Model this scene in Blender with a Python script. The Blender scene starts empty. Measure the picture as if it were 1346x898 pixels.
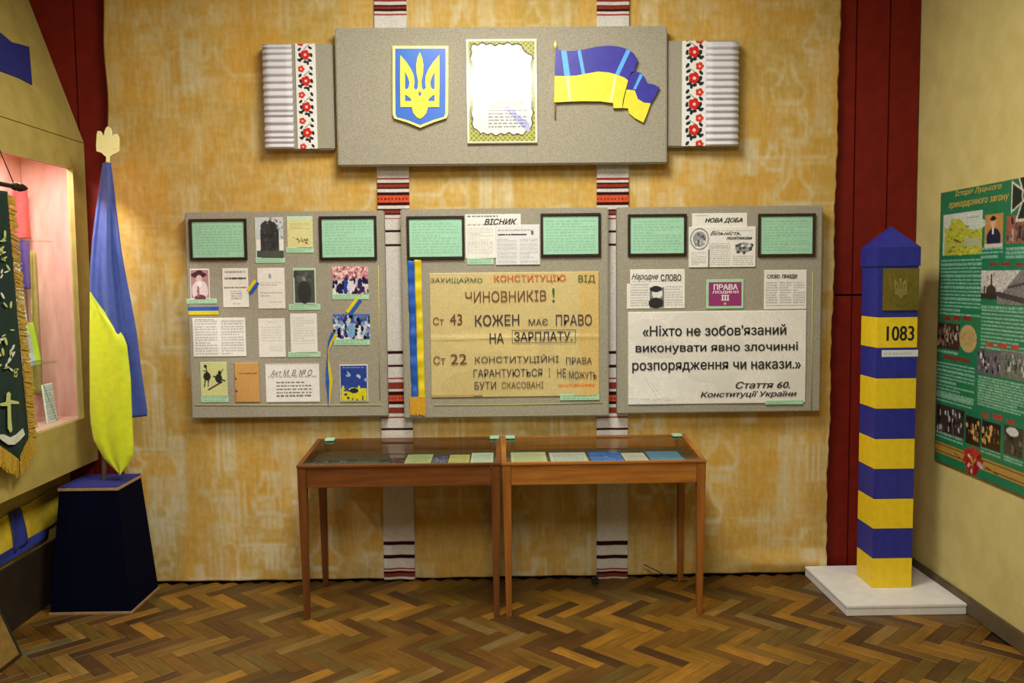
import bpy, bmesh, math, random
import numpy as np
from mathutils import Vector, Matrix
random.seed(7); RNG = np.random.RandomState(11)
S = bpy.context.scene; COL = S.collection

# ------------------------------------------------------------------ camera
F = 1150.0; PITCH = math.radians(4.2); YAW = math.atan(15/F); ROLL = math.radians(-.6)
CAM = Vector((0, -4.544, 1.6))
fw = Vector((math.sin(YAW)*math.cos(PITCH), math.cos(YAW)*math.cos(PITCH), -math.sin(PITCH)))
r0 = fw.cross(Vector((0, 0, 1))).normalized(); u0 = r0.cross(fw)
rt = r0*math.cos(ROLL)+u0*math.sin(ROLL); up = u0*math.cos(ROLL)-r0*math.sin(ROLL)
cd = bpy.data.cameras.new('camera'); cam = bpy.data.objects.new('camera', cd); COL.objects.link(cam)
cd.sensor_width = 36; cd.lens = F/1346*36; cd.clip_start = .05
cam.matrix_world = Matrix(((rt.x, up.x, -fw.x, CAM.x), (rt.y, up.y, -fw.y, CAM.y), (rt.z, up.z, -fw.z, CAM.z), (0, 0, 0, 1)))
S.camera = cam
# ------------------------------------------------------------------ world, lights, exposure
w = bpy.data.worlds.new('world'); S.world = w; w.use_nodes = True
w.node_tree.nodes['Background'].inputs[0].default_value = (.5, .52, .55, 1)
w.node_tree.nodes['Background'].inputs[1].default_value = .3
S.view_settings.view_transform = 'Standard'; S.view_settings.look = 'None'
S.view_settings.gamma = 1; S.view_settings.use_curve_mapping = False
S.view_settings.exposure = -0.1
def area(name, loc, rot, sx, sy, e, c):
    l = bpy.data.lights.new(name, 'AREA'); l.shape = 'RECTANGLE'; l.size = sx; l.size_y = sy; l.energy = e; l.color = c
    o = bpy.data.objects.new(name, l); COL.objects.link(o); o.location = loc; o.rotation_euler = rot; return o
area('ceiling_lamp_light', (-.05, -4.25, 3.44), (0, 0, 0), .8, 1.7, 122, (1, .965, .85))
area('ceiling_lamp_light', (-.05, -1.55, 3.44), (0, 0, 0), .8, 1.0, 98, (1, .965, .85))
CASE_LIGHT = 30

# ------------------------------------------------------------------ helpers
def ray(px, py): return fw+rt*((px-673)/F)-up*((py-449)/F)
def at(px, py, Y):
    r = ray(px, py); return CAM+r*((Y-CAM.y)/r.y)
def onx(px, py, X):
    r = ray(px, py); return CAM+r*((X-CAM.x)/r.x)
def lin(c):
    a = np.asarray(c, float)/255.; return np.where(a <= .04045, a/12.92, ((a+.055)/1.055)**2.4)
def L4(c): return tuple(lin(c))+(1,)

def mat(name, c, c2=None, rough=.6, scale=30, bump=0, metal=0, stretch=(1, 1, 1), spec=.5, attr=False, coat=0, detail=4, vary=1, emit=0, sheen=0):
    m = bpy.data.materials.new(name); m.use_nodes = True; nt = m.node_tree; b = nt.nodes['Principled BSDF']
    tc = nt.nodes.new('ShaderNodeTexCoord'); mp = nt.nodes.new('ShaderNodeMapping'); mp.inputs['Scale'].default_value = stretch
    nz = nt.nodes.new('ShaderNodeTexNoise'); nz.inputs['Scale'].default_value = scale; nz.inputs['Detail'].default_value = detail
    nt.links.new(tc.outputs['Object'], mp.inputs[0]); nt.links.new(mp.outputs[0], nz.inputs['Vector'])
    mx = nt.nodes.new('ShaderNodeMix'); mx.data_type = 'RGBA'
    rp = nt.nodes.new('ShaderNodeMapRange'); rp.inputs[1].default_value = .3; rp.inputs[2].default_value = .7
    nt.links.new(nz.outputs[0], rp.inputs[0]); nt.links.new(rp.outputs[0], mx.inputs[0])
    if attr:
        at_ = nt.nodes.new('ShaderNodeAttribute'); at_.attribute_name = 'Col'
        d = nt.nodes.new('ShaderNodeMix'); d.data_type = 'RGBA'; d.blend_type = 'MULTIPLY'; d.inputs[0].default_value = 1
        nt.links.new(at_.outputs[0], d.inputs[6]); d.inputs[7].default_value = (vary, vary, vary, 1)
        nt.links.new(d.outputs[2], mx.inputs[6]); nt.links.new(at_.outputs[0], mx.inputs[7])
    else:
        mx.inputs[6].default_value = L4(c); mx.inputs[7].default_value = L4(c2 if c2 else [x*.9 for x in c])
    nt.links.new(mx.outputs[2], b.inputs['Base Color'])
    b.inputs['Roughness'].default_value = rough; b.inputs['Metallic'].default_value = metal
    b.inputs['Specular IOR Level'].default_value = spec; b.inputs['Coat Weight'].default_value = coat; b.inputs['Coat Roughness'].default_value = .04
    if sheen: b.inputs['Sheen Weight'].default_value = sheen
    if emit: b.inputs['Emission Color'].default_value = L4(c); b.inputs['Emission Strength'].default_value = emit
    if bump:
        bp = nt.nodes.new('ShaderNodeBump'); bp.inputs['Strength'].default_value = bump; bp.inputs['Distance'].default_value = .003
        nt.links.new(nz.outputs[0], bp.inputs['Height']); nt.links.new(bp.outputs[0], b.inputs['Normal'])
    return m
def glassmat(name, ior=1.5, tint=(1, 1, 1), rough=.02):
    m = bpy.data.materials.new(name); m.use_nodes = True; nt = m.node_tree; nt.nodes.clear()
    o = nt.nodes.new('ShaderNodeOutputMaterial'); mx = nt.nodes.new('ShaderNodeMixShader'); fr = nt.nodes.new('ShaderNodeFresnel'); fr.inputs[0].default_value = ior
    t = nt.nodes.new('ShaderNodeBsdfTransparent'); t.inputs[0].default_value = tint+(1,); g = nt.nodes.new('ShaderNodeBsdfGlossy'); g.inputs['Roughness'].default_value = .02
    ge = nt.nodes.new('ShaderNodeNewGeometry'); inv = nt.nodes.new('ShaderNodeMath'); inv.operation = 'SUBTRACT'; inv.inputs[0].default_value = 1; nt.links.new(ge.outputs['Backfacing'], inv.inputs[1])
    mu = nt.nodes.new('ShaderNodeMath'); mu.operation = 'MULTIPLY'; nt.links.new(fr.outputs[0], mu.inputs[0]); nt.links.new(inv.outputs[0], mu.inputs[1]); g.inputs['Roughness'].default_value = rough
    nt.links.new(mu.outputs[0], mx.inputs[0]); nt.links.new(t.outputs[0], mx.inputs[1]); nt.links.new(g.outputs[0], mx.inputs[2]); nt.links.new(mx.outputs[0], o.inputs[0])
    return m
WL = {}
def link(name, me, parent=None, origin=None, mt=None):
    o = bpy.data.objects.new(name, me); COL.objects.link(o)
    if origin is None:
        co = np.empty(len(me.vertices)*3, 'f'); me.vertices.foreach_get('co', co); co = co.reshape(-1, 3)
        mn, mxx = co.min(0), co.max(0); origin = Vector(((mn[0]+mxx[0])/2, (mn[1]+mxx[1])/2, mn[2]))
        me.transform(Matrix.Translation(-origin))
    WL[o.name] = Vector(origin)
    if parent: o.parent = parent; o.location = Vector(origin)-WL[parent.name]
    else: o.location = origin
    if mt:
        for q in (mt if isinstance(mt, (list, tuple)) else [mt]): me.materials.append(q)
    return o
def mesh(name, v, f, mt, parent=None, smooth=False, mi=None):
    me = bpy.data.meshes.new(name); me.from_pydata([tuple(a) for a in v], [], f); me.update()
    if smooth: me.shade_smooth()
    if mi is not None: me.polygons.foreach_set('material_index', mi)
    return link(name, me, parent, None, mt)
def bmobj(name, bm, mt, parent=None, smooth=False):
    bmesh.ops.recalc_face_normals(bm, faces=bm.faces)
    me = bpy.data.meshes.new(name); bm.to_mesh(me); bm.free()
    if smooth: me.shade_smooth()
    return link(name, me, parent, None, mt)
def addbox(bm, x0, x1, y0, y1, z0, z1, bev=0):
    b2 = bmesh.new(); bmesh.ops.create_cube(b2, size=1)
    for v in b2.verts: v.co = Vector(((x0+x1)/2+v.co.x*(x1-x0), (y0+y1)/2+v.co.y*(y1-y0), (z0+z1)/2+v.co.z*(z1-z0)))
    if bev: bmesh.ops.bevel(b2, geom=b2.edges[:], offset=bev, segments=2, affect='EDGES')
    me = bpy.data.meshes.new('tmp'); b2.to_mesh(me); b2.free(); bm.from_mesh(me); bpy.data.meshes.remove(me)
def box(name, x0, x1, y0, y1, z0, z1, mt, parent=None, bev=0):
    bm = bmesh.new(); addbox(bm, x0, x1, y0, y1, z0, z1, bev); return bmobj(name, bm, mt, parent)
def hexa(name, b, t, mt, parent=None, bev=0):
    """8 corner solid: four bottom points, four top points"""
    bm = bmesh.new(); vs = [bm.verts.new(p) for p in list(b)+list(t)]
    for f in ((3, 2, 1, 0), (4, 5, 6, 7), (0, 1, 5, 4), (1, 2, 6, 5), (2, 3, 7, 6), (3, 0, 4, 7)): bm.faces.new([vs[i] for i in f])
    if bev: bmesh.ops.bevel(bm, geom=bm.edges[:], offset=bev, segments=2, affect='EDGES')
    return bmobj(name, bm, mt, parent)
def slabpoly(name, pts, depth, mt, parent=None, fn=None):
    """flat silhouettes (with holes, even-odd) given in metres (u,v), thickness depth, placed by fn(u,v,d)"""
    c = bpy.data.curves.new('c', 'CURVE'); c.dimensions = '2D'; c.fill_mode = 'BOTH'; c.extrude = depth/2
    for P in pts:
        s = c.splines.new('POLY'); s.points.add(len(P)-1)
        for i, p in enumerate(P): s.points[i].co = (p[0], p[1], 0, 1)
        s.use_cyclic_u = True
    o = bpy.data.objects.new('c', c); COL.objects.link(o)
    me = bpy.data.meshes.new_from_object(o.evaluated_get(bpy.context.evaluated_depsgraph_get()))
    bpy.data.objects.remove(o); bpy.data.curves.remove(c); me.name = name
    for v in me.vertices: v.co = fn(v.co.x, v.co.y, v.co.z+depth/2)
    bm = bmesh.new(); bm.from_mesh(me); bmesh.ops.remove_doubles(bm, verts=bm.verts, dist=1e-5); bmesh.ops.recalc_face_normals(bm, faces=bm.faces); bm.to_mesh(me); bm.free()
    me.materials.clear()
    return link(name, me, parent, None, mt)
def tube(name, pts, r, mt, parent=None, n=8):
    bm = bmesh.new(); pts = [Vector(p) for p in pts]; rings = []
    rr = r if isinstance(r, (list, tuple)) else [r]*len(pts)
    for i, p in enumerate(pts):
        d = (pts[min(i+1, len(pts)-1)]-pts[max(i-1, 0)]).normalized()
        a = d.orthogonal().normalized() if i == 0 else (a-d*a.dot(d)).normalized()
        b = d.cross(a); rings.append([bm.verts.new(p+(a*math.cos(t)+b*math.sin(t))*rr[i]) for t in [k*2*math.pi/n for k in range(n)]])
    for A, B in zip(rings, rings[1:]):
        for k in range(n): bm.faces.new((A[k], A[(k+1) % n], B[(k+1) % n], B[k]))
    bm.faces.new(rings[0][::-1]); bm.faces.new(rings[-1])
    return bmobj(name, bm, mt, parent, True)
def empty(name, loc):
    o = bpy.data.objects.new(name, None); COL.objects.link(o); o.location = loc; WL[o.name] = Vector(loc); o.empty_display_size = .1; return o
def tag(o, label, cat, group=None):
    o['label'] = label; o['category'] = cat
    if group: o['group'] = group
    return o
def struct(o, label=None, cat=None):
    o['kind'] = 'structure'
    if label: o['label'] = label
    if cat: o['category'] = cat
    return o

# --- printed things: a fine grid whose points carry printed ink colour
class Canvas:
    def __init__(s, w, h, res=.0025, base=(235, 232, 225), noise=.03):
        s.w, s.h = w, h; s.nx = max(4, int(w/res)); s.ny = max(4, int(h/res))
        s.u, s.v = np.meshgrid(np.linspace(0, 1, s.nx+1), np.linspace(0, 1, s.ny+1))
        s.c = np.ones(s.u.shape+(3,))*np.array(base, float)
        s.c *= 1+noise*RNG.randn(*s.u.shape)[..., None]
    def m(s, x0, y0, x1, y1): return (s.u >= x0) & (s.u <= x1) & (s.v >= y0) & (s.v <= y1)
    def rect(s, x0, y0, x1, y1, c, noise=.03): s.fill(s.m(x0, y0, x1, y1), c, noise); return s
    def fill(s, mask, c, noise=.03):
        n = mask.sum(); s.c[mask] = np.array(c, float)*(1+noise*RNG.randn(n)[:, None]); return s
    def ell(s, cx, cy, rx, ry, c, noise=.05, ang=0):
        du, dv = (s.u-cx)*s.w, (s.v-cy)*s.h; ca, sa = math.cos(ang), math.sin(ang)
        a, b = (du*ca+dv*sa)/(rx*s.w), (dv*ca-du*sa)/(ry*s.h); s.fill(a*a+b*b <= 1, c, noise); return s
    def line(s, x0, y0, x1, y1, wd, c):
        a = np.array([x0*s.w, y0*s.h]); b = np.array([x1*s.w, y1*s.h]); p = np.stack([s.u*s.w, s.v*s.h], -1)
        t = np.clip(((p-a)@(b-a))/max(1e-9, ((b-a)@(b-a))), 0, 1); d = np.linalg.norm(p-a-t[..., None]*(b-a), axis=-1)
        s.fill(d < wd, c); return s
    def text(s, x0, y0, x1, y1, rows, c, dens=.75, k=.5):
        """rows of word-like dashes"""
        rh = (y1-y0)/rows
        for r in range(rows):
            x = x0; 
            xe = x1 if random.random() < .8 else x0+(x1-x0)*random.uniform(.4, .9)
            while x < xe:
                wl = random.uniform(.03, .11)*(x1-x0)+.004
                mk = s.m(x, y0+r*rh+rh*.2, min(x+wl, xe), y0+r*rh+rh*.75)
                s.c[mk] = s.c[mk]*(1-k)+np.array(c, float)*k*(1+.15*RNG.randn(mk.sum())[:, None]); x += wl/dens
        return s
    def blobs(s, x0, y0, x1, y1, n, cols, sz=.05, asp=1.):
        for i in range(n): s.ell(random.uniform(x0, x1), random.uniform(y0, y1), sz*random.uniform(.5, 1.3), sz*asp*random.uniform(.5, 1.3)*s.w/s.h, random.choice(cols))
        return s
def printed(name, cv, fn, mt, parent=None, thick=.002, wav=None):
    """fn(u_m, v_m, d) -> world, u to the right, v upward from the bottom edge, d towards the viewer"""
    nx, ny = cv.nx, cv.ny; U = cv.u*cv.w; V = (1-cv.v)*cv.h
    Dp = np.full(U.shape, thick) if wav is None else thick+wav(cv.u, cv.v)
    o, eu, ev, ed = (np.array(fn(*q)) for q in ((0, 0, 0), (1, 0, 0), (0, 1, 0), (0, 0, 1)))
    P = o+(eu-o)*U[..., None]+(ev-o)*V[..., None]+(ed-o)*Dp[..., None]; P = P.reshape(-1, 3)
    i = np.arange(ny*(nx+1)).reshape(ny, nx+1)[:, :-1].ravel(); q = np.stack([i, i+nx+1, i+nx+2, i+1], 1)
    N = len(P); bd = list(range(nx+1))+[r*(nx+1)+nx for r in range(1, ny+1)]+[ny*(nx+1)+k for k in range(nx-1, -1, -1)]+[r*(nx+1) for r in range(ny-1, 0, -1)]
    back = np.array([o+(eu-o)*U.reshape(-1)[k]+(ev-o)*V.reshape(-1)[k] for k in bd])
    nb = len(bd); q2 = np.array([[bd[k], bd[(k+1) % nb], N+(k+1) % nb, N+k] for k in range(nb)])
    allq = np.concatenate([q, q2]); me = bpy.data.meshes.new(name); co = np.concatenate([P, back])
    me.vertices.add(len(co)); me.vertices.foreach_set('co', co.astype('f').ravel())
    me.loops.add(allq.size); me.loops.foreach_set('vertex_index', allq.astype('i').ravel())
    me.polygons.add(len(allq)); me.polygons.foreach_set('loop_start', np.arange(0, allq.size, 4, dtype='i'))
    me.update(calc_edges=True); me.validate()
    a = me.attributes.new('Col', 'FLOAT_COLOR', 'POINT'); cc = np.ones((len(co), 4)); cl = lin(np.clip(cv.c, 0, 255)).reshape(-1, 3); cc[:N, :3] = cl; cc[N:, :3] = cl[bd]
    a.data.foreach_set('color', cc.astype('f').ravel())
    return link(name, me, parent, None, mt)
def wallfn(x0, z0, Y): return lambda u, v, d: (x0+u, Y-d, z0+v)
def lettering(s, u0, u1, v0, v1, mt, fn, parent, off=0, shear=0, d=.0028, name='lettering', rot=0):
    """letters laid between u0..u1 and v0..v1; off thickens the strokes by overlaid shifted copies"""
    c = bpy.data.curves.new('t', 'FONT'); c.body = s; c.resolution_u = 3; en = []
    for k in range(s.count('\u043d')+1): c.materials.append(mt)
    for i, ch in enumerate(s):
        if ch == '\u043d': en.append(i); c.body_format[i].material_index = len(en)
    o = bpy.data.objects.new('t', c); COL.objects.link(o)
    me = bpy.data.meshes.new_from_object(o.evaluated_get(bpy.context.evaluated_depsgraph_get()))
    bpy.data.objects.remove(o); bpy.data.curves.remove(c)
    co = [tuple(v.co[:2]) for v in me.vertices]; fc = []; gl = {}
    for p_ in me.polygons:
        if p_.material_index == 0: fc.append(tuple(p_.vertices))
        else: gl.setdefault(p_.material_index, []).extend(p_.vertices)
    bpy.data.meshes.remove(me)
    for g in gl.values():       # the letter is drawn here: two stems and a bar
        xa, xb = min(co[q][0] for q in g), max(co[q][0] for q in g); ya, yb = min(co[q][1] for q in g), max(co[q][1] for q in g); sw = .088; ym = (ya+yb)/2+.01
        for (a, b, e, f_) in ((xa, xa+sw, ya, yb), (xb-sw, xb, ya, yb), (xa+sw, xb-sw, ym-.037, ym+.037)):
            n0 = len(co); co += [(a, e), (b, e), (b, f_), (a, f_)]; fc.append((n0, n0+1, n0+2, n0+3))
    used = sorted({q for f_ in fc for q in f_}); rm = {q: k for k, q in enumerate(used)}; fc = [tuple(rm[q] for q in f_) for f_ in fc]
    co = np.array([co[q] for q in used]); co[:, 0] += shear*co[:, 1]; mn, mx = co.min(0), co.max(0)
    h = (v1-v0); ww = off*2.2*h; sh = [(0, 0)] if off <= 0 else [(-ww/2, 0), (ww/2, 0), (0, -ww*.25), (0, ww*.25)]
    n0 = len(co); V_, F_ = [], []
    for k, (sx, sy) in enumerate(sh):
        for q in co:
            a = (q[0]-mn[0])/(mx[0]-mn[0])*(u1-u0-ww)+ww/2; b = (q[1]-mn[1])/(mx[1]-mn[1])*h
            V_.append(tuple(fn(u0+a+sx, v0+b+sy+rot*a, d+k*.00005)))
        F_ += [tuple(i+k*n0 for i in f_) for f_ in fc]
    me = bpy.data.meshes.new(name); me.from_pydata(V_, [], F_); me.update()
    return link(name, me, parent, None, mt)

# ------------------------------------------------------------------ materials
M = {}
M['print'] = mat('printed_paper', (255,)*3, attr=True, rough=.55, vary=.93, scale=25)
M['gloss'] = mat('glossy_print', (255,)*3, attr=True, rough=.12, vary=.96, scale=20, coat=.6)
M['poster'] = mat('laminated_print', (255,)*3, attr=True, rough=.35, vary=.9, scale=12)
M['fabric'] = mat('printed_fabric', (255,)*3, attr=True, rough=.85, vary=.86, scale=30, stretch=(2.2, 1, .5), bump=.4, spec=.15, detail=8)
M['woven'] = mat('woven_cloth', (255,)*3, attr=True, rough=.9, vary=.88, scale=300, bump=.3, spec=.1)
M['linen'] = mat('grey_linen', (172, 166, 150), (134, 128, 112), rough=.9, scale=150, bump=.25, spec=.12, stretch=(1, 1, 2.2))
M['red'] = mat('dark_red_board', (122, 24, 8), (104, 18, 6), rough=.65, spec=.25, scale=14, bump=.15)
M['reddark'] = mat('groove_dark', (40, 8, 6), rough=.8)
M['yellow_wall'] = mat('yellow_plaster', (206, 192, 128), (192, 178, 114), rough=.8, scale=9, bump=.25, detail=8, spec=.25)
M['case'] = mat('olive_cream_panel', (180, 162, 90), (162, 144, 76), rough=.5, scale=11, bump=.1)
M['dkbase'] = mat('brown_base_panel', (44, 32, 18), (34, 24, 12), rough=.6, scale=9)
M['pink'] = mat('pink_panel', (220, 164, 152), (200, 142, 130), rough=.6, scale=30, stretch=(1, 1, .2))
M['glass'] = glassmat('clear_glass', 1.45, (.93, .96, .94))
M['tglass'] = glassmat('table_glass', 1.55, (.95, .97, .94))
M['fglass'] = glassmat('frame_glass', 1.3, (.97, .99, .98))
M['wood1'] = mat('red_brown_wood', (122, 70, 28), (92, 50, 16), rough=.38, scale=16, stretch=(.25, 1, 3), bump=.1, detail=8)
M['wood1v'] = mat('red_brown_wood_upright', (118, 68, 28), (90, 48, 16), rough=.38, scale=16, stretch=(3, 3, .2), bump=.1, detail=8)
M['wood2'] = mat('honey_wood', (172, 112, 44), (134, 78, 24), rough=.38, scale=16, stretch=(.25, 1, 3), bump=.1, detail=8)
M['wood2v'] = mat('honey_wood_upright', (160, 100, 40), (124, 70, 22), rough=.38, scale=16, stretch=(3, 3, .2), bump=.1, detail=8)
M['traylining'] = mat('tray_lining', (84, 66, 36), (66, 50, 26), rough=.9, scale=40)
M['mint'] = mat('mint_paper', (168, 214, 178), (158, 204, 168), rough=.7, scale=40)
M['frame'] = mat('dark_brown_frame', (48, 32, 20), (34, 22, 14), rough=.35, scale=40)
M['blue'] = mat('blue_paint', (38, 44, 150), (32, 36, 132), rough=.5, scale=30)
M['yellow'] = mat('yellow_paint', (240, 208, 32), (230, 196, 20), rough=.5, scale=30)
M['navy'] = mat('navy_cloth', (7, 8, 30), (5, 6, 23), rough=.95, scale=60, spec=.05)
M['navytop'] = mat('lit_top_and_flag_blue', (28, 32, 120), (22, 26, 100), rough=.9, scale=60)  # pedestal cloth brightened to show its top lit; also the paper flag's blue
M['tanedge'] = mat('pale_wood_edging', (172, 140, 104), (150, 118, 84), rough=.6)
M['flagblue'] = mat('blue_satin', (58, 80, 158), (48, 68, 142), rough=.5, scale=30, sheen=.2)
M['flagyellow'] = mat('yellow_satin', (212, 222, 34), (196, 208, 22), rough=.5, scale=30, sheen=.2)
M['finial'] = mat('pale_gold', (255, 250, 190), (255, 246, 176), rough=.25, spec=.8)
M['pole'] = mat('varnished_pole', (186, 160, 100), rough=.4)
M['white'] = mat('white_paint', (226, 222, 220), (214, 210, 208), rough=.6, scale=20)
M['brass'] = mat('old_brass', (158, 140, 66), (138, 120, 52), rough=.38, metal=.75, scale=25)
M['black'] = mat('black_ink', (24, 22, 24), rough=.7)
M['paper'] = mat('white_paper', (228, 224, 218), (216, 212, 206), rough=.7, scale=12)
M['cord'] = mat('yellow_cord', (196, 190, 104), rough=.7)
M['ribbonblue'] = mat('blue_ribbon', (34, 96, 190), (28, 80, 170), rough=.45)
M['ribbonyellow'] = mat('yellow_ribbon', (226, 204, 30), (212, 190, 20), rough=.45)
M['fringe'] = mat('gold_fringe', (226, 180, 40), (190, 130, 24), rough=.6, scale=200)
M['gold'] = mat('gold_thread', (204, 170, 60), (160, 122, 30), rough=.5, scale=200, bump=.4)
M['green'] = mat('dark_green_velvet', (16, 46, 34), (10, 34, 26), rough=.9, scale=80)
M['leafink'] = mat('pale_green_embroidery', (168, 184, 96), (190, 196, 130), rough=.7, scale=150)
M['whiteink'] = mat('white_embroidery', (214, 216, 200), rough=.7)
M['emyellow'] = mat('emblem_yellow', (238, 224, 70), (228, 212, 50), rough=.35)
M['emblue'] = mat('emblem_blue', (44, 110, 204), (50, 84, 190), rough=.3, scale=4)
M['embluelow'] = mat('emblem_dark_blue', (64, 60, 168), rough=.3)
M['emrim'] = mat('emblem_rim', (240, 226, 120), (250, 240, 170), rough=.35, scale=10)
M['darkwood'] = mat('dark_stained_wood', (50, 32, 16), rough=.75, spec=.2)
M['plainwall'] = mat('pale_plaster', (112, 102, 84), (104, 94, 78), rough=.9, scale=4)
M['ceil'] = mat('ceiling_white', (168, 162, 146), rough=.9, scale=4)
M['lampbox'] = mat('white_metal', (230, 230, 228), rough=.5)
M['base'] = mat('grey_brown_baseboard', (98, 84, 60), (84, 70, 48), rough=.6, scale=12)
def ink(name, c): M[name] = mat(name, c, rough=.75); return M[name]
ink('ink_green', (52, 92, 56)); ink('ink_orange', (206, 104, 36)); ink('ink_brown', (112, 66, 38)); ink('ink_violet', (62, 44, 60)); ink('ink_gold', (198, 176, 84)); ink('ink_red', (150, 40, 26)); ink('ink_grey', (74, 72, 74)); ink('ink_white', (240, 236, 236)); ink('ink_olive', (104, 92, 40))
# parquet
def parquet_mat():
    m = bpy.data.materials.new('oak_parquet'); m.use_nodes = True; nt = m.node_tree; b = nt.nodes['Principled BSDF']; N = nt.nodes.new
    oi = N('ShaderNodeObjectInfo'); ge = N('ShaderNodeNewGeometry'); ad = N('ShaderNodeMath'); ad.operation = 'ADD'; fr = N('ShaderNodeMath'); fr.operation = 'FRACT'
    nt.links.new(oi.outputs['Random'], ad.inputs[0]); nt.links.new(ge.outputs['Random Per Island'], ad.inputs[1]); nt.links.new(ad.outputs[0], fr.inputs[0])
    cr = N('ShaderNodeValToRGB'); e = cr.color_ramp
    cs = [(0, (68, 42, 10)), (.25, (88, 56, 12)), (.45, (110, 74, 16)), (.62, (90, 70, 24)), (.8, (128, 88, 18)), (.93, (148, 102, 26)), (1, (98, 86, 50))]
    e.elements[0].position = 0; e.elements[0].color = L4(cs[0][1]); e.elements[1].position = 1; e.elements[1].color = L4(cs[-1][1])
    for p, c in cs[1:-1]: q = e.elements.new(p); q.color = L4(c)
    nt.links.new(fr.outputs[0], cr.inputs[0])
    uv = N('ShaderNodeUVMap'); uv.uv_map = 'UVMap'; mp = N('ShaderNodeMapping'); mp.inputs['Scale'].default_value = (9, 130, 1)
    cx = N('ShaderNodeCombineXYZ'); nt.links.new(fr.outputs[0], cx.inputs[2]); va = N('ShaderNodeVectorMath'); va.operation = 'MULTIPLY_ADD'; va.inputs[1].default_value = (1, 1, 50)
    nt.links.new(uv.outputs[0], mp.inputs[0]); va2 = N('ShaderNodeVectorMath'); va2.operation = 'ADD'; sc = N('ShaderNodeVectorMath'); sc.operation = 'SCALE'; sc.inputs['Scale'].default_value = 40
    nt.links.new(cx.outputs[0], sc.inputs[0]); nt.links.new(mp.outputs[0], va2.inputs[0]); nt.links.new(sc.outputs[0], va2.inputs[1])
    nz = N('ShaderNodeTexNoise'); nz.inputs['Scale'].default_value = 1; nz.inputs['Detail'].default_value = 5; nt.links.new(va2.outputs[0], nz.inputs['Vector'])
    mr = N('ShaderNodeMapRange'); mr.inputs[1].default_value = .3; mr.inputs[2].default_value = .7; mr.inputs[3].default_value = .62; mr.inputs[4].default_value = 1.2; nt.links.new(nz.outputs[0], mr.inputs[0])
    tc = N('ShaderNodeNewGeometry'); n2 = N('ShaderNodeTexNoise'); n2.inputs['Scale'].default_value = 5; n2.inputs['Detail'].default_value = 4; nt.links.new(tc.outputs['Position'], n2.inputs['Vector'])
    mr2 = N('ShaderNodeMapRange'); mr2.inputs[1].default_value = .3; mr2.inputs[2].default_value = .7; mr2.inputs[3].default_value = .75; mr2.inputs[4].default_value = 1.1; nt.links.new(n2.outputs[0], mr2.inputs[0])
    mm = N('ShaderNodeMath'); mm.operation = 'MULTIPLY'; nt.links.new(mr.outputs[0], mm.inputs[0]); nt.links.new(mr2.outputs[0], mm.inputs[1])
    vm = N('ShaderNodeVectorMath'); vm.operation = 'SCALE'; nt.links.new(cr.outputs[0], vm.inputs[0]); nt.links.new(mm.outputs[0], vm.inputs['Scale'])
    nt.links.new(vm.outputs[0], b.inputs['Base Color'])
    rr = N('ShaderNodeMapRange'); rr.inputs[3].default_value = .36; rr.inputs[4].default_value = .6; nt.links.new(n2.outputs[0], rr.inputs[0]); nt.links.new(rr.outputs[0], b.inputs['Roughness'])
    bp = N('ShaderNodeBump'); bp.inputs['Strength'].default_value = .25; bp.inputs['Distance'].default_value = .001; nt.links.new(nz.outputs[0], bp.inputs['Height']); nt.links.new(bp.outputs[0], b.inputs['Normal'])
    return m
M['parquet'] = parquet_mat()

# ------------------------------------------------------------------ setting
XR = 2.19; YB = .06; CEIL = 3.55; XLW = -2.75; YF = -7.2
floor = struct(box('floor', XLW-.1, XR+.1, YF-.1, YB+.1, -.08, -.009, M['darkwood']))
struct(box('ceiling', XLW-.1, XR+.1, YF-.1, YB+.1, CEIL, CEIL+.1, M['ceil']))
struct(box('wall_right', XR, XR+.1, YF, YB+.1, -.08, CEIL, M['yellow_wall']))
struct(box('wall_left', XLW-.1, XLW, YF, YB+.1, -.08, CEIL, M['plainwall']))
struct(box('wall_front', XLW, XR, YF-.1, YF, -.08, CEIL, M['plainwall']))
wb = struct(box('wall_back', XLW, XR, YB+.012, YB+.1, -.08, CEIL, M['reddark']))
# dark red boards of the back wall, separate pieces with open joints
xs = [XLW, at(37, 0, YB).x, at(97, 0, YB).x, -1.5]
for a, b in zip(xs, xs[1:]): box('panel', a+.003, b-.003, YB-.012, YB+.012, 0, CEIL, M['red'], wb, .002)
zs = at(1105, 388, YB).z; xs = [1.5, at(1126, 0, YB).x, at(1170, 0, YB).x, XR-.001]
for a, b in zip(xs, xs[1:]):
    box('panel', a+.003, b-.003, YB-.012, YB+.012, 0, zs-.004, M['red'], wb, .002)
    box('panel', a+.003, b-.003, YB-.012, YB+.012, zs+.004, CEIL, M['red'], wb, .002)
struct(box('baseboard_right', XR-.018, XR, YF, YB-.013, 0, .085, M['base'], None, .004))

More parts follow.
